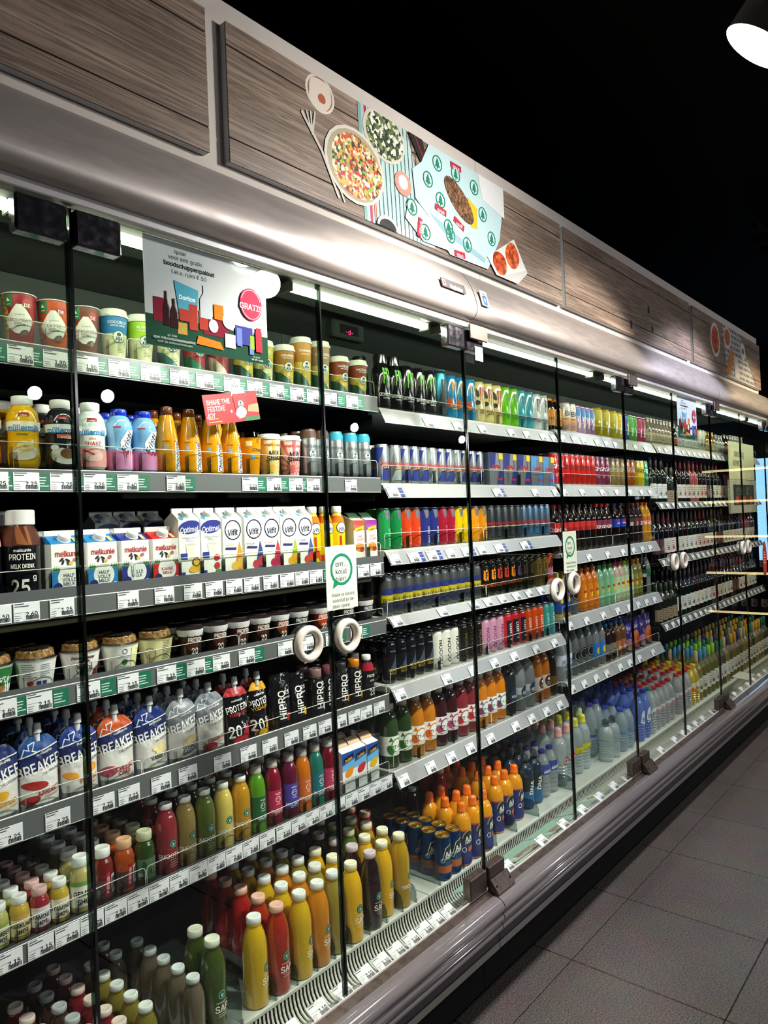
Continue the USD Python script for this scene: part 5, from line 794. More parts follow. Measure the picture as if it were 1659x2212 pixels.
panel('wood print panel with salad, sandwich wrap and snack tray', .982, 2.53, 1, [
    ('cup_print', 'p:#d9d0c4', E(1.265, 2.612, .05, .046)), ('coffee_print', 'p:#9a6a4c', E(1.265, 2.612, .043, .04)), ('foam_print', 'p:#d6c8ba', blob(1.265, 2.612, .043, .041, 2)), ('cinnamon_print', 'p:#a85838', blob(1.27, 2.602, .014, .012, 5)),
    ('cloth_print', 'p:#a9c4c0', P((1.40, 2.66), (1.60, 2.66), (1.66, 2.5), (1.72, 2.35), (1.415, 2.34), (1.405, 2.45))), ('cloth_edge_print', 'p:#7fa49e', P((1.40, 2.66), (1.412, 2.66), (1.424, 2.34), (1.412, 2.34))), ('red_stripe', 'p:#b03048', [P((1.424, 2.66), (1.433, 2.66), (1.446, 2.34), (1.436, 2.34)), P((1.44, 2.66), (1.443, 2.66), (1.456, 2.34), (1.453, 2.34))]),
    ('orange_stripe', 'p:#c8763a', P((1.447, 2.66), (1.45, 2.66), (1.463, 2.34), (1.46, 2.34))), ('dark_stripe', 'p:#4a5452', [P((x, 2.66), (x+.0022, 2.66), (x+.0152, 2.34), (x+.013, 2.34)) for x in np.arange(1.462, 1.64, .0175)]),
    ('salad_bowl_print', 'p:#c9c2b0', E(1.505, 2.60, .088, .072)), ('green_salad_print', 'green_salad_print', E(1.507, 2.60, .078, .064)),
    ('fork_print', 'p:#c4bcb2', [LineString([(1.315, 2.375), (1.262, 2.47), (1.20, 2.54)]).buffer(.004), *[LineString([(1.232, 2.5), (1.20+k*.014, 2.545+.004*k)]).buffer(.0026) for k in range(4)], LineString([(1.335, 2.37), (1.29, 2.46)]).buffer(.003)]),
    ('bowl_print', 'p:#cfc8ba', E(1.382, 2.475, .113, .098)), ('bowl_inner_print', 'p:#a89c80', E(1.382, 2.475, .104, .09)), ('salad_print', 'salad_print', blob(1.385, 2.475, .1, .085, 3)),
    ('lid_print', 'p:#d08a78', E(1.577, 2.493, .037, .033)), ('lid_inner_print', 'p:#dfe4e2', E(1.577, 2.497, .021, .02)),
    ('cutlery_print', 'p:#2a2422', P((1.60, 2.66), (1.67, 2.66), (1.70, 2.58), (1.66, 2.585))), ('cutlery_stripe', 'p:#8a2a2c', [P((1.628, 2.66), (1.634, 2.66), (1.69, 2.585), (1.684, 2.585))]),
    ('paper_print', 'p:#b6cfd0', P((1.62, 2.55), (1.665, 2.585), (1.71, 2.66), (2.10, 2.665), (2.1, 2.55), (2.08, 2.47), (2.0, 2.355), (1.79, 2.35), (1.70, 2.43), (1.63, 2.47))), ('paper_fold_print', 'p:#c6dadb', P((1.58, 2.40), (1.60, 2.462), (1.645, 2.458), (1.755, 2.40), (1.79, 2.36), (1.66, 2.355))), ('fold_shadow_print', 'p:#8fb0b4', [P((1.69, 2.45), (1.76, 2.41), (1.98, 2.37), (1.99, 2.385), (1.8, 2.425))]),
    ('napkin_print', 'p:#d9d9d6', P((1.955, 2.662), (2.115, 2.652), (2.116, 2.55), (1.985, 2.575))),
    ('cheese_print', 'p:#d9b42a', P((1.895, 2.555), (1.95, 2.535), (1.945, 2.47), (1.91, 2.465))), ('bread_print', 'bread_print', affinity.rotate(E(1.85, 2.53, .088, .04), -33, origin='center')),
    ('logo_ring_print', 'p:#1f7a5c', [ring(x, z, .0235, .0036) for x, z in lg]), ('fir_print', 'p:#1f7a5c', [g for x, z in lg for g in fir(x, z - .001, .026)]),
    ('logo_tag_print', 'p:#b0303c', [affinity.rotate(R(x-.028, z-.009, x+.028, z+.009), r_, origin='center') for x, z, r_ in ((1.749, 2.471, -8), (1.642, 2.39, 78), (1.843, 2.457, -20), (1.838, 2.629, 0), (1.841, 2.363, 4))]), ('logo_tag_letters', 'p:#e6e2e0', [T('SPAR', x, z-.0055, .011, True, 0, 0, .9) if abs(r_) < 30 else T('SPAR', x+.005, z, .011, True, r_) for x, z, r_ in ((1.749, 2.471, -8), (1.642, 2.39, 78), (1.843, 2.457, -20), (1.838, 2.629, 0), (1.841, 2.363, 4))]),
    ('espresso_rim_print', 'p:#d8d6d0', E(1.50, 2.348, .044, .032)), ('espresso_print', 'p:#1c1614', E(1.50, 2.346, .036, .025)),
    ('tray_print', 'p:#d4d2cc', P((1.995, 2.395), (2.17, 2.497), (2.255, 2.40), (2.18, 2.345), (2.055, 2.342))), ('tray_side_print', 'p:#bcbab4', P((2.08, 2.352), (2.182, 2.346), (2.255, 2.40), (2.25, 2.41))), ('meat_print', 'meat_print', [blob(2.072, 2.392, .042, .036, 7), blob(2.155, 2.435, .046, .042, 9)])])
panel('plain wood print panel with dark knots, third along', 2.556, 4.02, 2, [('knot_print', 'm:#3a2f2e', [E(3.42, 2.50, .012, .02), E(3.46, 2.415, .012, .018), E(3.2, 2.392, .012, .02)])])
chk = [P((x, z), (x+.017, z), (x+.024, z+.017), (x+.007, z+.017)) for x in np.arange(4.56, 5.35, .034) for z in np.arange(2.36, 2.65, .034)]
cl = P((4.62, 2.66), (5.0, 2.66), (5.36, 2.34), (4.7, 2.34))
panel('wood print panel with small dishes on checked cloth, farthest', 4.066, 5.5, 3, [('cloth_print', 'p:#b8b4ae', cl), ('check_print', 'p:#46505c', union_all(chk).intersection(cl)), ('plate_print', 'p:#d6d0c4', [E(4.47, 2.53, .09, .1), E(4.72, 2.585, .075, .065)]), ('dish_print', 'meat_print', E(4.47, 2.53, .07, .08)), ('soup_print', 'p:#b5662c', E(4.72, 2.585, .058, .05)), ('bun_print', 'p:#c9803a', affinity.rotate(E(4.77, 2.44, .1, .045), 60, origin='center')), ('napkin_print', 'p:#cfc9c0', P((4.84, 2.48), (4.93, 2.5), (4.95, 2.36), (4.86, 2.36))), ('dip_print', 'p:#d8d2c4', E(5.06, 2.55, .06, .055)), ('leaf_print', 'p:#5a7a3a', E(5.06, 2.55, .025, .02))])
bd = thing('maker_badge', 'small dark maker badge with white letters on canopy', 'badge', (1.757, 1.1965, 2.241), 0, math.radians(-14))
obj('plate', bx(-.06, .06, -.003, 0, -.0135, .0135), 'p:#4a4647', bd); obj('lettering', decal(T('Kaplanlar', .012, -.006, .0135, True, 0, 0, .78), plane_surf(-.0032)[0], 0), 'p:#f0eeee', bd); obj('red_square', decal(R(-.056, -.009, -.042, .009), plane_surf(-.0032)[0], 0), 'p:#e6e0e0', bd); obj('red_mark', decal(R(-.0525, -.0055, -.0455, .0055), plane_surf(-.0036)[0], 0), 'p:#c0242c', bd)
es = thing('number_sticker', 'small white and blue sticker numbered 12 on canopy', 'sticker', (1.922, 1.1965, 2.241), 0, math.radians(-14))
obj('sticker', bx(-.02, .02, -.002, 0, -.03, .022), 'p:#b9b2ae', es); obj('numerals', decal(T('12', 0, .008, .01), plane_surf(-.0022)[0], 0), BK, es); obj('blue_mark', decal(union_all([R(-.011, -.026, .011, .004)]).difference(P((-.006, -.008), (.0, .0), (.006, -.006), (.002, -.02))), plane_surf(-.0022)[0], 0), 'p:#2a5aa8', es)
# ================================================================= glass doors
EDGES = [.63, 1.255, 1.88, 2.505, 3.13, 3.755, 4.38, 5.005, 5.63, 6.255, 6.86]
DL = ['nearest frameless glass door at left edge'] + [f'{ORD[i]} frameless glass door from left' for i in range(1, 11)]
for i, (a, b) in enumerate(zip([.01] + EDGES[:-1], EDGES)):
    d = thing('glass_door', DL[i], 'door', (a + .003, YD, .414)); w = b - a - .006
    obj('pane', bx(0, w, -.003, .003, 0, 1.7345), 'window_glass', d)
    hinge_left = (i % 2 == 1)
    obj('edge_strip', bx(-.0015, .0035, -.0042, .0042, 0, 1.7345), 'g:#0c0f0d' if not hinge_left or i == 1 else 'g:#0c0f0d', d, 'black edge strip')
    obj('edge_strip', bx(w - .0025, w + .0012, -.0034, .0034, 0, 1.7345), 'c:#7f958a', d, 'pale green glass edge')
    hx = (.004, .094) if hinge_left else (w - .094, w - .004)
    obj('hinge', cb(*hx, -.016, .014, 1.667, 1.732, .004), 'chrome', d); obj('hinge', cb(*hx, -.016, .014, .004, .068, .003), 'brown_metal', d)
    if i < 9:
        px = w - .085 if hinge_left else .044
        if not hinge_left and i == 0: px = None
        if px is not None:
            px = w - .083 if hinge_left else .043
            z = 1.284 - .414 if i < 4 else 1.296 - .414
            g = obj('handle', (lambda m: (m[0] + np.array([px, -.013, z]), m[1], m[2]))(torus(.034, .0095)), 'g:#d2cbbd', d)
            obj('handle_gasket', (lambda m: (m[0]*np.array([1, .5, 1]) + np.array([px, -.0045, z]), m[1], m[2]))(torus(.034, .0085)), 'm:#4a4d52', d)
for i, x in enumerate((.63, 1.88, 3.13, 4.38, 5.63)):
    h = thing('hinge_bracket', f'{ORD[i]} pair of hinge mounting plates from left', 'bracket', (x, 1.236, 0), group='hinge mounting plates')
    if i: obj('top_plate', cb(.004, .1, -.013, -.0045, 2.115, 2.162, .002), 'brown_metal', h)
    obj('bottom_plate', hull(np.array([(xx_, y_, z_) for xx_ in (.002, .098) for y_, z_ in ((-.03, .4055), (-.032, .412), (.0, .4145), (.0, .447), (-.004, .447))])), 'brown_metal', h)
    obj('screw', join(*[move(lathe([(.005, 0), (.004, .002), (0, .002)], 10), (xx_, -.0185, .4275), 0, math.radians(50)) for xx_ in (.012, .088)]), 'chrome', h)
# ---- signs on the doors
def card(name, label, cat, loc, w, h, base, decs, t=.0012, rx=0, rz=0, tilt=0):
    p = thing(name, label, cat, loc, rz, rx)
    c, s = math.cos(tilt), math.sin(tilt); Q = np.array([[c, 0, -s], [0, 1, 0], [s, 0, c]])
    b = bx(-w/2, w/2, 0, t, 0, h); obj('sheet', (b[0] @ Q.T, b[1], None), base, p)
    def sf(u, v):
        q, n = plane_surf(0)[0](u, v); return q @ Q.T, n @ Q.T
    for i, (nm, m, g) in enumerate(decs):
        lay(union_all(g if isinstance(g, (list, tuple)) else [g]).intersection(box(-w/2, 0, w/2, h)), sf, .0002*(i+1), None, (), nm, m, p)
    return p
bub = ring(0, .098, .04, .0075).union(P((-.028, .075), (-.033, .052), (-.012, .062)))
def cold(label, loc): card('door_sign', label, 'sign', loc, .11, .156, 'p:#cdd6c2', [('speech_bubble', 'p:#0f7a52', bub), ('lettering', 'p:#22463c', [T('brrr...', 0, .112, .0125, False), T('koud', -.002, .0935, .0125, False), T('hier!', -.004, .075, .0125, False), T('maak je keuze,', .004, .037, .0088, False), T('voordat je de', .002, .023, .0088, False), T('deur opent', -.006, .009, .0088, False)])], .001)
cold('pale green speech-bubble sign on third glass door', (1.297, YD - .0045, 1.350)); cold('pale green speech-bubble sign on fifth glass door', (2.549, YD - .0045, 1.337))
def poster(label, loc):
    bot = lambda x, z, w, h: [P((x-w/2, z), (x+w/2, z), (x+w/2, z+h*.55), (x+w*.2, z+h*.75), (x+w*.2, z+h), (x-w*.2, z+h), (x-w*.2, z+h*.75), (x-w/2, z+h*.55))]
    return card('savings_poster', label, 'poster', loc, .31, .218, 'm:#d4d3d6', [('green_field', 'm:#1f4a38', R(-.16, 0, .16, .062)), ('heading', 'm:#55565a', [T('spaar', -.07, .2, .0085, False), T('voor een gratis', -.058, .187, .0085, False), T('t.w.v. ruim € 50', -.05, .158, .0085, False)]), ('heading_bold', 'm:#2c2d30', [T('boodschappenpakket', -.048, .1725, .0088)]),
        ('crate_print', 'm:#8a1c34', [R(-.137, .05, -.105, .098), R(-.02, .042, .045, .083)]), ('jar_print', 'm:#c8a04a', [R(-.083, .032, -.06, .056)]), ('wine_print', 'm:#4a2028', bot(-.108, .044, .016, .07) + bot(-.09, .042, .018, .06)), ('snack_bag_print', 'm:#4fa0b8', P((-.088, .14), (-.03, .13), (-.036, .07), (-.078, .072))), ('snack_print', 'm:#b03a2c', [P((-.078, .085), (-.036, .083), (-.036, .06), (-.078, .06)), R(-.055, .045, -.034, .098), R(-.03, .05, -.008, .09)]), ('bag_letters', W, [T('Doritos', -.058, .108, .0085)]),
        ('water_print', 'm:#c6cad0', bot(-.012, .075, .03, .07)), ('orange_print', 'm:#d9781c', [P((-.04, .018), (.03, .014), (.022, .03), (-.034, .036)), R(.008, .078, .032, .11)]), ('pack_print', 'm:#e0dcdc', [R(.034, .022, .062, .052), E(.047, .08, .018, .018), E(.005, .062, .012, .014)]), ('blue_print', 'm:#3a3f8a', [R(.062, .035, .11, .075)]), ('blue_can_print', 'm:#6a7ac4', [R(.1, .016, .112, .04), R(.066, .03, .08, .07)]), ('green_can_print', 'm:#8aa83a', [R(.102, .028, .114, .058)]), ('red_can_print', 'm:#c03040', [R(.118, .024, .136, .07), R(.12, .07, .134, .078)]),
        ('disc', 'm:#c03a54', [E(.108, .128, .031, .036)]), ('disc_ring', W, [E(.108, .128, .0285, .033).difference(E(.108, .128, .0275, .032)).difference(R(.07, .118, .15, .138))]), ('disc_letters', W, [T('GRATIS', .108, .122, .0125)]),
        ('small_letters', 'm:#b9c8bc', [T('ga naar', -.098, .025, .0048, False), T('spar.nl/boodschappenpakket', -.092, .0175, .0052), T('voor de actievoorwaarden', -.092, .01, .0048, False), T('of scan', .118, .012, .004, False), T('de QR-code', .12, .006, .004)])])
poster('grocery savings poster with red round badge, second glass door', (.938, YD + .0042, 1.930)); poster('grocery savings poster with red round badge, seventh glass door', (4.01, YD + .0042, 1.93))
share = [('red_print', 'p:#a81a26', R(-.2, 0, .2, .12)), ('green_print', 'p:#3f6a44', [R(.036, .0, .09, .012)]), ('lettering', W, [T('SHARE THE', -.043, .058, .0125, True, 0, 0, .8), T('FESTIVE', -.052, .041, .0125, True, 0, 0, .8), T('JOY', -.072, .024, .0125, True, 0, 0, .8), *[P((x-.004, z), (x, z+.005), (x+.004, z), (x, z-.005)) for x, z in ((-.004, .03), (-.012, .06), (.02, .012))]]), ('yellow_line', 'p:#d9c05a', [R(-.082, .014, -.05, .016), R(-.082, .006, -.04, .008)]), ('hand_print', 'p:#c48a6a', P((.05, .025), (.09, .02), (.09, .045), (.056, .042))), ('cup_print', 'p:#c02030', P((.012, .02), (.046, .02), (.051, .075), (.006, .075))), *[(n_, m_, g_) for n_, m_, g_ in siren(.03, .047, .0105)]]
sh = card('shelf_wobbler', 'tilted red festive card hanging below top shelf', 'sign', (1.218, 1.548, 1.842), .18, .079, 'p:#a81a26', share, .0012, 0, 0, math.radians(10))
cupc = P((.004, .07), (.052, .07), (.05, .083), (.044, .092), (.012, .092), (.006, .083)); Q = math.radians(10)
g_ = affinity.rotate(cupc, 10, origin=(0, 0)); mm_ = trimesh.creation.extrude_polygon(g_, .0012, engine='earcut'); vv_ = np.asarray(mm_.vertices); obj('cup_lid_print', (np.stack([vv_[:,0], -.0006 + vv_[:,2], vv_[:,1]], 1), np.asarray(mm_.faces)[:, ::-1], None), 'p:#eceadb', sh)
obj('stem', tube([(.0, .002, .06), (.01, .01, .1), (.02, .02, .115)], .0012), 'c:#c8ccc8', sh)
st = thing('barcode_sticker', 'white barcode sticker stuck on hinge of fourth door', 'sticker', (1.943, 1.2355, 2.068))
obj('sticker', bx(-.022, .022, -.001, 0, -.014, .03), 'p:#dcdcde', st); obj('barcode', decal(bars(-.016, -.004, .032, .02, 4), plane_surf(-.0012)[0], 0), BK, st)
# ================================================================= shelves with price rails
SH = {}
def shelf(code, phrase, x0, x1, z, zt, zb, style, yf=1.575, depth=.44):
    """board at height z; price rail from zt down to zb; style 'dark' upright rails, 'light' tilted rails"""
    SH[code] = (phrase, x0, x1, z, zt, zb, style, yf)
    s = thing('shelf', f'{"dark" if style == "dark" else "pale grey" if style == "light" else "glass-fronted"} shelf with price rail, {phrase}', 'shelf', (0, 0, 0))
    bm = {'dark': 'm:#2b2d2d', 'light': 'm:#a9a8a2', 'clear': 'm:#2b2927'}[style]
    obj('board', cb(x0, x1, yf + .004, yf + depth, z - .022, z - .001, .002), bm, s)
    rail = 'p:#5d5f61' if style == 'dark' else 'p:#9b9b9e' if style == 'light' else 'p:#5a5854'
    sl_ = 0 if style == 'dark' else .025
    A, B = (yf, zt), (yf - sl_, zb)
    obj('price_rail', ext([(yf + .004, zt), A, B, (B[0] + .006, zb)], x0, x1), rail, s)
    obj('rail_edge', join(tube([(x0, B[0] + .0014, zb), (x1, B[0] + .0014, zb)], .0018), tube([(x0, A[0] + .0014, zt), (x1, A[0] + .0014, zt)], .0018)), 'p:#d6d6d4', s)
    if style == 'dark' and z < 1.6: obj('nose', bx(x0, x1, yf + .0005, yf + .0032, zt - .002, z + .012), 'p:#55575a', s)
    if code == 'L3': obj('unlit_tube', tube([(x0 + .02, yf + .05, zb - .012), (x1 - .02, yf + .05, zb - .012)], .012, 12), 'g:#7d7a5c', s)
    obj('bracket', join(bx(x0 + .004, x0 + .008, yf + .04, yf + depth, z - .06, z - .022), bx(x1 - .008, x1 - .004, yf + .04, yf + depth, z - .06, z - .022)), 'm:#1c1c1c', s)
LB = ['top shelf, left bay', 'second shelf, left bay', 'third shelf, left bay', 'fourth shelf, left bay', 'fifth shelf, left bay', 'sixth shelf, left bay']
for i, (z, zt, zb) in enumerate([(1.977, 1.976, 1.927), (1.708, 1.705, 1.658), (1.435, 1.422, 1.382), (1.232, 1.232, 1.188), (.971, .985, .929), (.711, .717, .676)]): shelf(f'L{i+1}', LB[i], .02, 1.838, z, zt, zb, 'dark')
MB = [a.replace('left', 'middle') for a in LB]
for i, (z, zt, zb) in enumerate([(1.945, 1.938, 1.89), (1.690, 1.683, 1.638), (1.463, 1.457, 1.412), (1.236, 1.236, 1.205), (1.006, 1.0, .957), (.721, .72, .670)]): shelf(f'M{i+1}', MB[i], 1.846, 3.088, z, zt, zb, 'light' if i != 3 else 'light')
NB = ['top shelf, third bay', 'second shelf, third bay', 'third shelf, third bay', 'fourth shelf, third bay', 'fifth shelf, third bay']
for i, (z, zt, zb) in enumerate([(1.957, 1.945, 1.894), (1.700, 1.686, 1.639), (1.371, 1.370, 1.316), (1.066, 1.066, 1.012), (.770, .766, .715)]): shelf(f'N{i+1}', NB[i], 3.11, 4.345, z, zt, zb, 'light')
WB = ['top shelf, wine bay', 'second shelf, wine bay', 'third shelf, wine bay', 'fourth shelf, wine bay']
for i, (z, zt, zb) in enumerate([(1.96, 1.945, 1.897), (1.575, 1.60, 1.56), (1.235, 1.255, 1.215), (.85, .87, .828)]): shelf(f'W{i+1}', WB[i], 4.365, 6.8, z, zt, zb, 'light' if i == 0 else 'clear')
# ---- clear product stops with bright rims
def stop(code, lanes, h, y, sect=1, x0=None, x1=None):
    phrase, sx0, sx1, z, *_ = SH[code]; x0 = sx0 + .006 if x0 is None else x0; x1 = sx1 - .006 if x1 is None else x1
    p = thing('product_stop', f'clear product stop with thin bright rim, {phrase}', 'shelf divider', (0, 0, 0))
    obj('panel', bx(x0, x1, y - .0007, y + .0007, z, z + h), 'c:#f6f8f7', p)
    n = max(1, sect); ws = (x1 - x0)/n
    for k in range(n):
        a, b = x0 + ws*k + .002, x0 + ws*(k+1) - .002; r = .008
        obj('rim', tube([(a, y - .001, z), (a, y - .001, z + h - r), (a + r*.3, y - .001, z + h - r*.3), (a + r, y - .001, z + h), (b - r, y - .001, z + h), (b - r*.3, y - .001, z + h - r*.3), (b, y - .001, z + h - r), (b, y - .001, z)], .0011, 5), 'p:#cdd0cc', p)
    for xl in lanes: obj('lane_divider', join(bx(xl - .0006, xl + .0006, y + .001, y + .012, z + .002, z + h*.8), tube([(xl, y - .0008, z + .001), (xl, y - .0008, z + h*.86)], .001, 5)), 'c:#e9eeec', p)

# ================================================================= products on the shelves
Y = 1.622
def z_(c): return SH[c][3]
ln = lambda a, b, n: [round(a + (b-a)*i/max(1, n-1), 4) for i in range(n)]
row('L1', LB[0], [('deA', [.699]), ('deB', [.774]), ('deC', [.847]), ('sbA', [.920]), ('sbB', [.992]), ('sbC', [1.072]), ('sbD', [1.15]), ('sbE', [1.228]), ('sbF', [1.313]), ('sbG', [1.386]), ('sbH', [1.468]), ('sbI', [1.540]), ('sbJ', [1.62]), ('sbK', [1.706, 1.795])], z_('L1'), Y,
    back=[('sbG', [1.39], .075, 1), ('deA', [.618], 0.0, 1)])
row('L2', LB[1], [('muD', [.615]), ('muA', [.697]), ('muB', [.781]), ('muC', [.852]), ('fri', [.925, .991]), ('cho', [1.057, 1.125, 1.194, 1.258]), ('chc', [1.325]), ('msA', [1.398]), ('msB', [1.478]), ('tsA', [1.556, 1.6105]), ('tsB', [1.675, 1.743, 1.806])], z_('L2'), Y,
    back=[('muA', [.69], .085, 2), ('muB', [.776], .085, 2), ('muC', [.86], .085, 2), ('fri', [.93, .996], .075, 2), ('cho', [1.06, 1.13, 1.198, 1.262], .07, 3), ('chc', [1.33], .075, 1), ('tsA', [1.56, 1.615], .06, 2), ('tsB', [1.68, 1.745, 1.81], .06, 1)])
row('L3', LB[2], [('prP', [.604]), ('prB', [.687])], z_('L3'), Y + .006, back=[('prB', [.68], .09, 1)])
row('L3', LB[2], [('mkA', [.769, .852]), ('mkB', [.936]), ('mkC', [1.019]), ('opA', [1.092]), ('opB', [1.159]), ('viA', [1.229]), ('viB', [1.302]), ('viC', [1.367]), ('viD', [1.434]), ('viE', [1.498])], z_('L3'), Y, rot=0,
    back=[('mkA', [.769, .852], .076, 1), ('mkB', [.936], .076, 1), ('opA', [.955, 1.022, 1.092], .16, 1), ('viB', [1.229, 1.302, 1.367, 1.434, 1.5], .07, 1)])
row('L3', LB[2], [('vib', [1.558, 1.613, 1.668])], z_('L3'), Y, back=[('vib', [1.558, 1.613], .065, 1)])
row('L3', LB[2], [('fcA', [1.746]), ('fcB', [1.808])], z_('L3'), Y, rot=0)
row('L4', LB[3], [('gpA', [.617]), ('gpB', [.711]), ('gpC', [.813]), ('gpD', [.912]), ('gpE', [1.008]), ('ppA', [1.112, 1.192, 1.268, 1.345]), ('ppB', [1.417]), ('ppC', [1.494, 1.70, 1.792]), ('ppD', [1.583])], z_('L4'), Y + .012,
    back=[('gpB', [.715, .905], .095, 1), ('ppA', [1.115, 1.19, 1.27, 1.345], .08, 2), ('ppC', [1.42, 1.5, 1.58, 1.7, 1.79], .08, 2)])
row('L5', LB[4], [('brM', [.619]), ('brA', [.706]), ('brP', [.797]), ('brC', [.888]), ('brV', [.981]), ('brB', [1.069]), ('brF', [1.156]), ('poA', [1.243]), ('poM', [1.322]), ('hpR', [1.404]), ('hpY', [1.474])], z_('L5'), Y + .004, rot=-.16,
    back=[('brA', [.715], .06, 2), ('brP', [.80], .06, 2), ('brC', [.9], .06, 2), ('brV', [.985], .06, 2), ('brF', [1.07, 1.16], .06, 2), ('poA', [1.25, 1.33], .06, 1)])
row('L5', LB[4], [('hpK', [1.546]), ('hpS', [1.6]), ('hpV', [1.656]), ('hpM', [1.72]), ('prR', [1.782])], z_('L5'), Y, rot=-.1, back=[('hpK', [1.548], .06, 1), ('hpV', [1.604, 1.66, 1.722], .06, 2), ('prR', [1.785], .055, 2)])
row('L6', LB[5], [('shG', [.611]), ('shK', [.654]), ('shC', [.697]), ('shD', [.74]), ('smG', [.790]), ('smR', [.842]), ('smO', [.897]), ('smV', [.951]), ('soR', [1.013]), ('soB', [1.068]), ('soG', [1.128]), ('soC', [1.187]), ('soY', [1.246])], z_('L6'), Y, rot=-.18,
    back=[('shG', [.613, .656], .045, 3), ('shC', [.7], .045, 4), ('shD', [.743], .045, 4), ('smG', [.79], .055, 4), ('smR', [.845], .055, 4), ('smO', [.9], .055, 3), ('smV', [.952], .055, 3), ('soR', [1.01], .06, 2), ('soD', [1.07], .06, 1), ('soG', [1.13, 1.19], .06, 2), ('soY', [1.245], .06, 2)])
row('L6', LB[5], [('inG', [1.302]), ('inR', [1.361]), ('inP', [1.424]), ('inO', [1.477]), ('inT', [1.531]), ('inC', [1.585])], z_('L6'), Y, rot=-.14, back=[('inR', [1.305, 1.362], .058, 2), ('inP', [1.424, 1.478], .058, 2), ('inC', [1.535, 1.587], .058, 1)])
row('L6', LB[5], [('cbA', [1.651]), ('cbB', [1.708]), ('cbC', [1.768])], z_('L6'), Y, rot=0, back=[('cbA', [1.651], .06, 1), ('cbB', [1.709], .06, 1)])
# middle bay
row('M1', MB[0], [('moT', [1.914, 1.981]), ('moK', [2.048, 2.115, 2.182]), ('moZ', [2.251]), ('moB', [2.32, 2.386, 2.453]), ('moP', [2.52, 2.587, 2.655]), ('moG', [2.724, 2.791]), ('moA', [2.861, 2.929]), ('moW', [2.999, 3.065])], z_('M1'), Y, rot=-.1, back=[('moT', [1.882], .068, 1), ('moK', [2.05, 2.117, 2.184], .07, 1)])
row('M2', MB[1], [('rbB', [1.902, 2.021, 2.075, 2.13, 2.238, 2.29, 2.396, 2.449, 2.502]), ('rbS', [1.968, 2.184, 2.343])], z_('M2'), Y, rot=-.12, back=[('rbB', ln(1.9, 2.5, 11), .056, 2)])
row('M2', MB[1], [('rb4', [2.605, 2.72, 2.837]), ('rb5', [2.954, 3.066])], z_('M2'), Y, rot=0)
row('M3', MB[2], [('reG', [1.896, 1.957]), ('reO', [2.013, 2.066]), ('reB', [2.121, 2.177]), ('reR', [2.231, 2.287]), ('reY', [2.341, 2.395]), ('reA', [2.452, 2.51]), ('rzK', [2.57, 2.624, 2.678, 2.733, 2.786]), ('rzB', [2.838, 2.89, 2.945, 3.001, 3.055])], z_('M3'), Y, rot=-.12, back=[('reG', [1.898, 1.96], .056, 1), ('rzK', ln(2.57, 3.05, 9), .056, 2)])
row('M4', MB[3], [('bul', [1.894, 1.95, 2.005, 2.06, 2.114, 2.169, 2.225, 2.28, 2.334, 2.388, 2.446]), ('reiO', [2.507, 2.562, 2.72]), ('reiR', [2.615, 2.668]), ('reiP', [2.772]), ('reiK', [2.829, 2.885]), ('reiG', [2.956, 3.012])], z_('M4'), Y, rot=-.12, back=[('bul', ln(1.894, 2.446, 11), .056, 2), ('reiK', ln(2.507, 3.01, 9), .058, 2)])
row('M4', MB[3], [('reiF', [3.064])], z_('M4'), Y, rot=-.1)
row('M5', MB[4], [('blk', [1.897, 1.954, 2.008, 2.06, 2.113]), ('noW', [2.169, 2.224, 2.277]), ('noK', [2.336, 2.389, 2.442]), ('noP', [2.495, 2.55, 2.609]), ('diK', [2.667, 2.727, 2.786]), ('diO', [2.841, 2.896, 2.95]), ('diT', [3.005, 3.059])], z_('M5'), Y, rot=-.1, back=[('blk', ln(1.897, 2.113, 5), .058, 2), ('noK', ln(2.169, 2.6, 8), .058, 1), ('diO', ln(2.667, 3.0, 6), .06, 1)])
row('M6', MB[5], [('vhG', [1.89, 1.963]), ('vhO', [2.036, 2.106]), ('vhP', [2.176, 2.246]), ('vhR', [2.316, 2.386]), ('vhT', [2.456, 2.526, 2.596]), ('bgD', [2.671]), ('bgW', [2.752, 2.833]), ('bgO', [2.919, 2.987]), ('bgK', [3.0545])], z_('M6'), Y + .006, rot=-.12, back=[('vhG', [1.89, 1.963], .073, 2), ('vhO', [2.036, 2.106], .073, 1), ('vhP', [2.176, 2.246], .073, 2), ('vhR', [2.316, 2.386], .073, 2), ('vhT', [2.456, 2.526, 2.596], .073, 1), ('bgD', [2.67], .085, 1), ('bgK', [2.93, 3.0], .075, 1)])
# third bay
row('N1', NB[0], [('baO', [3.138, 3.205]), ('baK', [3.296, 3.362]), ('frD', [3.424, 3.479, 3.534, 3.589]), ('yeC', [3.66, 3.76, 3.86]), ('yeD', [3.94]), ('blC', [4.03]), ('grC', [4.11, 4.166]), ('mgC', [4.24, 4.298])], z_('N1'), Y, rot=-.1)
row('N2', NB[1], [('ckR', [3.152, 3.212]), ('ckZ', ln(3.272, 3.567, 6)), ('ckC', [3.625, 3.685, 3.75]), ('ckV', [3.82, 3.882, 3.95]), ('fnO', [4.03, 4.1]), ('fnY', [4.182, 4.244]), ('spG', [4.306])], z_('N2'), Y, rot=-.08, back=[('ckZ', ln(3.15, 3.57, 8), .062, 1)])
row('N3', NB[2], [('pcR', [3.142, 3.207]), ('pcZ', ln(3.275, 3.545, 5)), ('pcC', [3.61, 3.675, 3.74]), ('pcP', [3.845, 3.93]), ('pcK', [4.04]), ('pcD', [4.112, 4.18]), ('pfO', [4.247, 4.313])], z_('N3'), Y, rot=-.1, back=[('pcZ', ln(3.145, 3.74, 10), .07, 2), ('pcD', ln(3.845, 4.31, 7), .07, 1)])
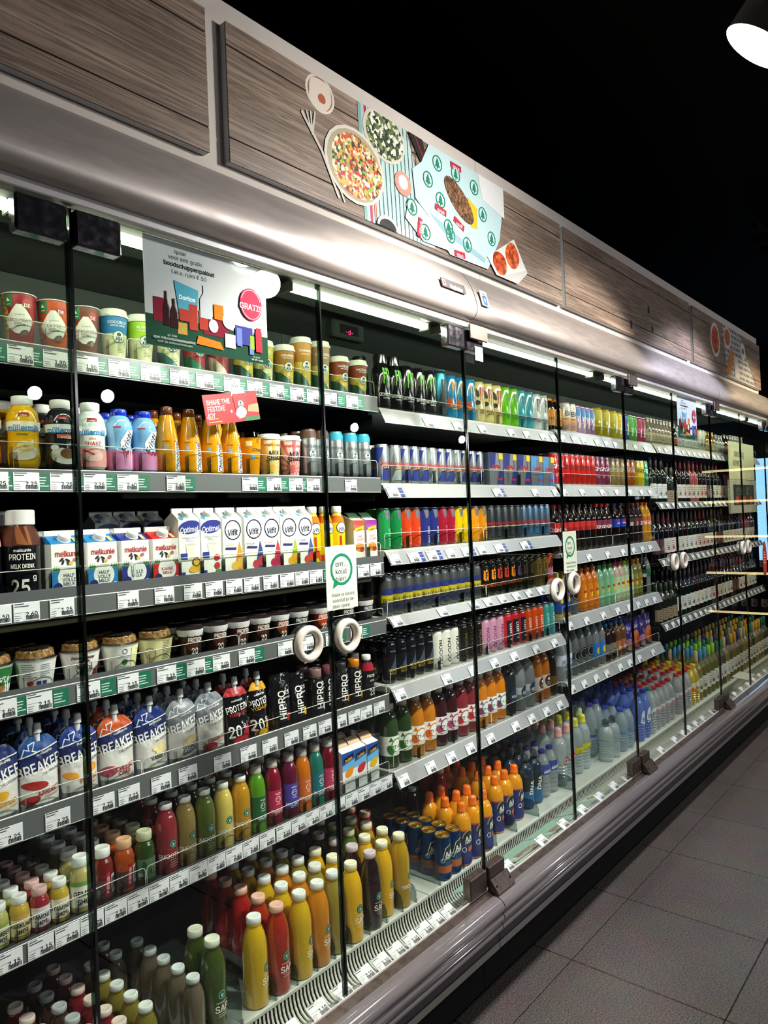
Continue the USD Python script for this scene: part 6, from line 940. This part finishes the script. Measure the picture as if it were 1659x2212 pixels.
row('N4', NB[3], [('teY', [3.142, 3.214]), ('kkC', [3.30]), ('teO', [3.40, 3.47, 3.54]), ('teG', [3.61, 3.68, 3.75]), ('teR', [3.815, 3.88]), ('teL', [3.945, 4.01]), ('teA', [4.075, 4.14]), ('pcK', [4.206]), ('te7', [4.272])], z_('N4'), Y, rot=-.1, back=[('teY', [3.145, 3.22], .068, 1), ('pcZ', ln(3.3, 4.3, 14), .07, 2)])
row('N5', NB[4], [('spW', [3.142, 3.21]), ('kkC', [3.285, 3.36, 3.44]), ('kkY', [3.52, 3.595]), ('kkD', [3.67, 3.735]), ('kkE', [3.80, 3.87])], z_('N5'), Y, rot=-.1, back=[('kkC', ln(3.29, 3.6, 5), .072, 2), ('kkD', ln(3.67, 3.87, 4), .07, 1)])
row('N5', NB[4], [('csP', [3.965, 4.155]), ('csO', [4.06, 4.25])], z_('N5'), Y, rot=-.1, back=[('csP', ln(3.965, 4.25, 4), .06, 1)])
# wine bay
row('W1', WB[0], [('mxP', ln(4.40, 4.79, 8)), ('mxD', [4.86]), ('mxC', ln(4.93, 5.29, 7)), ('paC', [5.37, 5.44]), ('mxA', [5.53, 5.61, 5.69])], z_('W1'), Y, rot=-.1)
WC2 = 'in wine bay'
row('W1', 'far right, ' + WB[0], [('mxC', [5.78, 5.85, 5.92]), ('mxD', [6.0, 6.08]), ('mxP', ln(6.16, 6.5, 6))], z_('W1'), Y, rot=-.1)
seqs = {'W2': 'DDDPPRTTOOTTKDDTTOOORRKKDD', 'W3': 'KKTTRRRDDTTTDDKKRRTTDDOORR', 'W4': 'PPPPDDDDRRDDTTRRDDKKTTRRDD'}
def seq_row(code, where, seq, x0, pitch, z, y, back, tagw='wn'):
    xs = {}
    for i, s in enumerate(seq): xs.setdefault(tagw + s, []).append(round(x0 + pitch*i, 4))
    row(code, where, list(xs.items()), z, y, rot=-.1, back=[(k, v, .085, back) for k, v in xs.items()])
for c, w in zip(('W2', 'W3', 'W4'), WB[1:]): seq_row(c, w, seqs[c], 4.42, .0895, z_(c), 1.625, 2 if c == 'W4' else 1)
# ---- bottom decks: columns of one drink, front to back
def column(key, x, ys, z, where, dx=0.0, rot=-.15):
    desc = KIND[key][2]
    for j, y in enumerate(ys):
        lab = f'{desc}, {ORD[j]} from front, {where}' if j or len(ys) > 1 else f'{desc}, {where}'
        put(key, x + dx*j, y, z, rot + rng.uniform(-.25, .25), lab, f'{desc}, {where}')
ZD = .3305
dk = lambda y0, p, n: [y0 + p*i for i in range(n)]
DLb = 'left bottom deck'
column('sgG', .998, dk(1.508, .062, 5), ZD, DLb); column('sgY', .872, dk(1.508, .062, 5), ZD, DLb); column('sgR', .808, dk(1.508, .062, 6), ZD, DLb); column('sgD', .75, dk(1.54, .062, 5), ZD, DLb); column('sgR', .688, dk(1.56, .062, 4), ZD, DLb + ', second column'); column('sgG', .935, dk(1.75, .062, 2), ZD, DLb + ', rear')
column('saX', 1.062, dk(1.517, .07, 2), ZD, DLb)
column('saY', 1.189, [1.512], ZD, DLb + ', standing alone'); column('saT', 1.262, dk(1.508, .075, 2), ZD, DLb); column('saR', 1.263, dk(1.66, .07, 3), ZD, DLb); column('saY', 1.342, dk(1.506, .073, 5), ZD, DLb); column('saO', 1.411, dk(1.506, .073, 5), ZD, DLb); column('saP', 1.479, dk(1.512, .073, 5), ZD, DLb); column('saL', 1.55, dk(1.506, .075, 3), ZD, DLb); column('saD', 1.636, dk(1.507, .074, 5), ZD, DLb); column('saL', 1.71, dk(1.522, .072, 2), ZD, DLb + ', right column'); column('saV', 1.714, dk(1.668, .068, 3), ZD, DLb); column('saM', 1.784, dk(1.513, .07, 4), ZD, DLb); column('saR', 1.853, [1.72, 1.79], ZD, DLb + ', behind case joint')
DMb = 'middle bottom deck'
for j, (xa, n) in enumerate(((2.0, 5), (2.06, 5))): column('aaC', xa, dk(1.50, .0615, n), ZD, DMb + (', left column' if j == 0 else ', right column'), .004, -.25)
for j, (xa, n) in enumerate(((2.127, 3), (2.2, 3), (2.269, 2))): column('aaB', xa, dk(1.506, .074, n), ZD, DMb + (', left group first column', ', left group second column', ', left group third column')[j], .004)
for j, (xa, n) in enumerate(((2.418, 4), (2.492, 4), (2.568, 3))): column('aaB', xa, dk(1.548, .079, n), ZD, DMb + (', right group first column', ', right group second column', ', right group third column')[j], .003)
column('saR', 2.345, [1.76, 1.83], ZD, DMb + ', dark rear'); column('soD', 2.24, [1.82, 1.89], ZD, DMb + ', dark rear')
for j, xa in enumerate((2.69, 2.765)): column('spK', xa, dk(1.567, .08, 3), ZD, DMb + (', left column', ', right column')[j], .004)
for j, xa in enumerate((2.842, 2.914)): column('aqB', xa, dk(1.571, .078, 4), ZD, DMb + (', left column', ', right column')[j], .004)
for j, xa in enumerate((3.003, 3.085)): column('ocP', xa, dk(1.572, .086, 4), ZD, DMb + (', left column', ', right column')[j], .01)
D3 = 'third bay bottom deck'
for j, xa in enumerate((3.187, 3.268)): column('ocY', xa, dk(1.581, .085, 4), ZD, D3 + (', left column', ', right column')[j], .006)
column('ocG', 3.368, dk(1.645, .085, 3), ZD, D3, .001)
for j, xa in enumerate((3.42, 3.50)): column('baC', xa, dk(1.53, .08, 1), ZD, D3 + (', left column', ', right column')[j], .01)
for j, xa in enumerate((3.445, 3.523)): column('baL', xa, dk(1.625, .085, 4), ZD, D3 + (', left column', ', right column')[j], .001)
for j, xa in enumerate((3.605, 3.685)): column('chB', xa, dk(1.53, .085, 4), ZD, D3 + (', left column', ', right column')[j], .005)
for j, xa in enumerate((3.81, 3.893, 3.976)): column('spB', xa, dk(1.52 if j < 2 else 1.597, .077, 5 if j < 2 else 4), ZD, D3 + (', left column', ', middle column', ', right column')[j], .003)
column('spT', 3.974, [1.519], ZD, D3)
for j, xa in enumerate((4.06, 4.137, 4.214, 4.291, 4.435, 4.512, 4.589)): column('rdB', xa, dk(1.525, .077, 4), ZD, D3 + f', {ORD[j]} column', .003)
DW = 'wine bay bottom deck'
column('orB', 4.667, dk(1.525, .077, 4), ZD, DW, .003); column('yeB', 4.744, dk(1.525, .077, 5), ZD, DW, .003)
def wcol(keys, x0, n=4):
    for j, k in enumerate(keys): column(k, x0 + .0875*j, dk(1.53, .083, n), ZD, DW + f', {ORD[sum(1 for q in keys[:j+1] if q == k)-1]} column', .002)
wcol(['wnS', 'wnB', 'wnB', 'wnG', 'wnG', 'wnE', 'wnE', 'wnS', 'wnN', 'wnY', 'wnY', 'wnN', 'wnS', 'wnS', 'wnY', 'wnE', 'wnS', 'wnY', 'wnY', 'wnE', 'wnE'], 4.825)
# clear dividers standing on the decks
def divider(label, x, y0, y1, h=.075, big=False):
    p = thing('deck_divider', label, 'shelf divider', (x, 0, ZD))
    pr = [(y1, 0), (y1, h), (y0 + .03, h), (y0 + .008, h*.8), (y0, h*.5), (y0, 0)]
    m = trimesh.creation.extrude_polygon(Polygon(pr), .002, engine='earcut'); v = np.asarray(m.vertices)
    obj('panel', (np.stack([v[:,2] - .001, v[:,0], v[:,1]], 1), np.asarray(m.faces), None), 'c:#c8d2d2', p)
    obj('rim', tube([(0, a, b) for a, b in pr[::-1]], .0014, 5), 'c:#e6ecea', p)
    obj('foot', cb(-.004, .004, y0 - .003, y0 + .002, 0, .012, .001), 'c:#dfe6e6', p)
for i, x in enumerate([.9035, 1.0275, 1.115, 1.2255, 1.302, 1.3765, 1.445, 1.5145, 1.593, 1.673, 1.7492, 1.8185, 1.95, 2.0912, 2.307, 2.454, 2.63, 2.963]):
    divider(f'clear plastic divider, {ORD[i]} from left along the decks', x, 1.478, 1.9, .13 if x in (1.115, 2.307) else .062)
# ---- product stops
def lanes(code):
    f = sorted(FRONTS.get(code, [])); out = []
    for (x0, w0), (x1, w1) in zip(f, f[1:]):
        if x1 - w1 - (x0 + w0) > -.004: out.append((x0 + w0 + x1 - w1)/2)
    return out
for code, h, n in (('L1', .05, 2), ('L2', .055, 2), ('L3', .055, 2), ('L4', .04, 3), ('L5', .048, 2), ('L6', .052, 2), ('M1', .05, 2), ('M2', .06, 2), ('M3', .055, 2), ('M4', .052, 2), ('M5', .052, 2), ('M6', .06, 2), ('N1', .05, 2), ('N2', .05, 2), ('N3', .06, 2), ('N4', .055, 2), ('N5', .055, 2), ('W1', .05, 4)):
    stop(code, lanes(code) if code[0] == 'L' else lanes(code)[1::3] if code[0] == 'M' else [], h, 1.5815, n)
# ================================================================= price tags
def tagkind(price):
    k = 'tag' + price
    if k in KIND: return k
    sd = int(price.replace(',', ''))
    K(k, 'price_tag', 'price tag', f'white price tag reading {price}', ('boxp', .0545, .001, .0385, 'p:#e6e7ec'), [('price_letters', BK, [T(price, .01, .0145, .0085)]), ('barcode', 'p:#2c2c30', [bars(-.002, .003, .026, .008, sd)]), ('small_letters', 'p:#3c3d42', [lines(-.025, .036, .03, 2, .005, .0016, sd), lines(-.025, .012, .014, 3, .0045, .0008, sd + 1), R(-.025, .0185, -.002, .019)])])
    return k
K('tagP', 'price_tag', 'price tag', 'small white price tag', ('boxp', .0545, .001, .0385, 'p:#e8e8ee'), [('price_letters', BK, [T('2,25', .008, .015, .0085)]), ('barcode', 'p:#3a3a40', [bars(-.006, .003, .028, .009, 3)]), ('small_letters', 'p:#5c5d62', [lines(-.023, .036, .026, 2, .005, .0016)])])
K('card', 'promotion_card', 'card', 'green loyalty card with white lines', ('boxp', .036, .0008, .0375, 'p:#1f6b52'), [('lettering', 'p:#cfe0d6', [lines(-.015, .026, .026, 4, .006, .0022, 9)])])
K('blue', 'promotion_card', 'card', 'white card with navy stripes', ('boxp', .03, .0008, .0385, 'p:#e6e6ee'), [('stripes', 'p:#2c3a86', [R(-.008, .0, .015, .013), R(-.008, .015, .015, .027), R(-.008, .028, .015, .0375)])])
def tags(code, xs, prices=None, cards=(), cardkind='card'):
    phrase, x0, x1, z, zt, zb, style, yf = SH[code]; tl = 0 if style == 'dark' else math.atan2(.025, zt - zb)
    yb = yf - (.0024 if style == 'dark' else .025 + .0024); dz = zb + .0018
    sc = min(1.0, (zt - zb)/.046)
    for i, x in enumerate(xs):
        k = tagkind(prices[i]) if prices else 'tagP'
        put(k, x, yb, dz, 0, f'{KIND[k][2]}, {ORD[i]} along rail, {phrase}', f'price tags, {phrase}', -tl)
    for i, x in enumerate(cards):
        put(cardkind, x, yb + .0012, dz + .0005, 0, f'{KIND[cardkind][2]}, {ORD[i]} along rail, {phrase}', f'{KIND[cardkind][2]}s, {phrase}', -tl)
tags('L1', [.677, .752, .824, .903, .986, 1.068, 1.145, 1.233, 1.312, 1.393, 1.471, 1.539, 1.613, 1.71], ['1,90']*3 + ['2,65']*9 + ['3,30', '2,65'], [.635, .713, .789, .864, .944, 1.028, 1.106, 1.188, 1.274, 1.35, 1.432, 1.506, 1.576, 1.663, 1.752])
tags('L2', [.616, .68, .757, .833, .915, 1.047, 1.282, 1.369, 1.453, 1.524, 1.69], ['2,25']*4 + ['2,40', '2,40', '2,10', '1,75', '1,75', '3,30', '3,30'], [.642, .718, .796, .872, .955, 1.086, 1.326, 1.411, 1.489])
tags('L3', [.613, .671, .747, .905, 1.002, 1.085, 1.15, 1.215, 1.275, 1.343, 1.405, 1.463, 1.521, 1.733, 1.793], ['2,50', '2,60', '1,25', '1,15', '0,96'] + ['2,40']*8 + ['2,15']*2, [1.57, 1.69])
tags('L4', [.617, .691, .8, .897, 1.0, 1.085, 1.164, 1.248, 1.387, 1.474, 1.577, 1.688], ['1,80'] + ['2,15']*4 + ['2,00', '2,05', '2,00', '2,00', '2,00', '2,05', '2,05'], [.653, .737, .846, .94, 1.042, 1.126, 1.292, 1.622, 1.734])
tags('L5', [.62, .721, .825, .889, .974, 1.05, 1.156, 1.242, 1.317, 1.398, 1.47, 1.533, 1.6, 1.663, 1.72, 1.783], ['2,25']*8 + ['2,00', '2,00', '2,25', '2,25', '2,55', '2,75', '2,75', '2,30'])
tags('L6', [.611, .676, .733, .789, .846, .902, .958, 1.014, 1.07, 1.126, 1.182, 1.238, 1.295, 1.355, 1.412, 1.468, 1.524, 1.58, 1.637, 1.693, 1.75, 1.806], ['2,15', '2,15', '2,25', '2,25'] + ['2,50']*5 + ['2,40']*3 + ['2,35', '3,15', '3,15', '3,25', '3,15', '2,65', '2,65', '2,15', '2,15', '2,15'])
for c, xs, cd in (('M1', [2.095, 2.276, 2.453, 2.675, 2.808, 2.954, 3.055], ()), ('M2', [1.877, 2.542, 2.861, 3.05], (1.921, 2.589)), ('M3', [1.876, 1.978, 2.083, 2.198, 2.302, 2.411, 2.538, 2.745], (2.022, 2.127, 2.347, 2.583, 2.79)), ('M4', [1.876, 2.139, 2.346, 2.447, 2.554, 2.667, 2.775, 2.88], ()), ('M5', [1.876, 2.145, 2.318, 2.471, 2.626, 2.811, 2.982], ()), ('M6', [1.876, 2.027, 2.151, 2.275, 2.419, 2.611, 2.746, 2.879, 3.006], ()),
        ('N1', [3.148, 3.269, 3.371, 3.528, 3.642, 3.761, 3.906, 4.038, 4.192], ()), ('N2', [3.141, 3.333, 3.566, 3.754, 3.938, 4.105, 4.237], ()), ('N3', [3.14, 3.378, 3.602, 3.801, 3.949, 4.078, 4.2], ()), ('N4', [3.14, 3.32, 3.514, 3.698, 3.851, 3.983, 4.107, 4.23], ()), ('N5', [3.14, 3.265, 3.401, 3.528, 3.699, 3.827, 3.969, 4.173], ()),
        ('W1', ln(4.42, 6.5, 20), ()), ('W2', ln(4.42, 6.7, 22), ()), ('W3', ln(4.42, 6.7, 22), ()), ('W4', ln(4.42, 6.7, 22), ())):
    tags(c, xs, None, cd, 'blue')
# tags lying in the trough along the front of the decks
xs = [1.03, 1.1, 1.189, 1.272, 1.356, 1.421, 1.482, 1.547, 1.605, 1.663, 1.721]; k = tagkind('3,10')
for i, x in enumerate(xs): put(k, x, 1.263, .3985, 0, f'{KIND[k][2]}, {ORD[i]} in left trough before the grille', 'price tags in the left trough', -1.05)
xs = [1.975, 2.06, 2.292, 2.461, 2.621, 2.78, 2.921, 3.044, 3.262, 3.478, 3.671, 3.8, 3.9, 4.0, 4.12, 4.28, 4.45, 4.6, 4.75, 4.9, 5.05, 5.2, 5.35, 5.5]
for i, x in enumerate(xs): put('tagP', x, 1.263, .3985, 0, f'small white price tag, {ORD[i]} in trough of right cases', 'price tags in the trough of the right cases', -1.05)
# mint notice cards lying over the grille
cd = [('red_letters', 'p:#b8584a', [R(-.075, .016, .055, .036)]), ('letters', 'p:#e8e6dc', [T('koel en fris', -.01, .021, .011)]), ('heading', 'p:#4a6a60', [T('drink lekker koud', -.012, .044, .010)]), ('hand_print', 'p:#c9d6cc', [P((-.11, .01), (-.085, .012), (-.08, .04), (-.105, .05))])]
CT = -math.pi/2 - .42
for i, (x, w) in enumerate(((2.035, .205), (2.275, .245), (2.525, .24))): card('notice_card', f'mint green notice card over the grille, {ORD[i]} from left', 'card', (x, 1.304, .381), w, .132, 'p:#a3ccb8', cd, .0015, CT)
card('notice_card', 'pale green notice card with round picture over grille', 'card', (2.8, 1.304, .381), .27, .132, 'p:#a4c0b2', [('white_patch', 'p:#dcdcd0', [R(.03, .02, .13, .1)]), ('round_picture', 'p:#8a7a4a', [E(.08, .062, .026)]), ('round_picture_rim', 'p:#c4b890', [E(.08, .062, .016)])], .0015, CT)
card('notice_card', 'blank white card lying far along the deck grille', 'card', (5.3, 1.32, .402), .2, .1, 'p:#c8c6b4', [], .0015, -math.pi/2 + .1)
# ================================================================= far end of the cases
sg = thing('hanging_sign', 'cream hanging sign above framed jar picture, far wine bay', 'sign', (6.13, 1.528, 1.76))
obj('sheet', cb(-.36, .36, 0, .004, 0, .285, .001), 'p:#cfcfa8', sg); obj('lettering', decal(union_all([T('vandaag', -.08, .2, .05), T('is het:', -.16, .13, .05)]), plane_surf(-.0004)[0], 0), 'p:#4a4a3c', sg)
pc = thing('framed_picture', 'white framed dark picture of red jars, far wine bay', 'picture', (6.15, 1.528, 1.5))
obj('frame', cb(-.37, .37, 0, .02, 0, .258, .003), 'p:#b8b6a4', pc); obj('picture', bx(-.29, .29, -.002, 0, .065, .22), 'p:#2a3024', pc); obj('jar_print', decal(union_all([E(x, .1, .05, .035) for x in (-.2, 0, .2)]), plane_surf(-.0024)[0], 0), 'p:#b8442a', pc)
struct('window_1', bx(9.4, 9.42, 1.35, 2.2, .9, 2.1), 'e:#8fc4ff*1.2')
ep = thing('end_panel', 'clear glass end panel of the far case', 'panel', (6.8795, 0, 0)); obj('pane', bx(0, .006, 1.3, 2.08, .42, 2.297), 'window_glass', ep)
rs = thing('round_sticker', 'red oval sticker on far glass door', 'sticker', (5.49, YD - .0044, 1.10)); obj('disc', decal(E(0, .09, .06, .12), plane_surf(0)[0], .0003), 'p:#b0242a', rs); obj('lettering', decal(lines(-.03, .13, .06, 5, .018, .007), plane_surf(0)[0], .0006), 'p:#dcd2cc', rs)
# wine rack at the end of the aisle, mirrored in the glass of the far doors
wr = thing('wine_rack', 'lit wine rack at the aisle end', 'shelf', (8.9, 0, 0))
obj('back', bx(.4, .43, -.15, .95, .1, 2.1), 'm:#15110e', wr); obj('side', bx(0, .43, .93, .96, 0, 2.1), 'm:#3a332c', wr)
for z in (.35, .8, 1.22, 1.62, 1.98):
    obj('shelf_board', bx(0, .42, -.15, .95, z - .03, z), 'm:#4a4034', wr); obj('lit_edge', bx(-.004, 0, -.15, .95, z - .03, z - .004), 'e:#ffe9a8*1.2', wr)
for z in (.35, .8, 1.22, 1.62):
    for i in range(10):
        k = ['wnR', 'wnD', 'wnY', 'wnO', 'wnT'][(i//3 + int(z*10)) % 5]
        put(k, 9.0, -.09 + .105*i, z + .0008, -math.pi/2, f'{KIND[k][2]}, {ORD[i]} on {ORD[int(z*2.5)]} rack board', 'bottles on the rack at the aisle end')
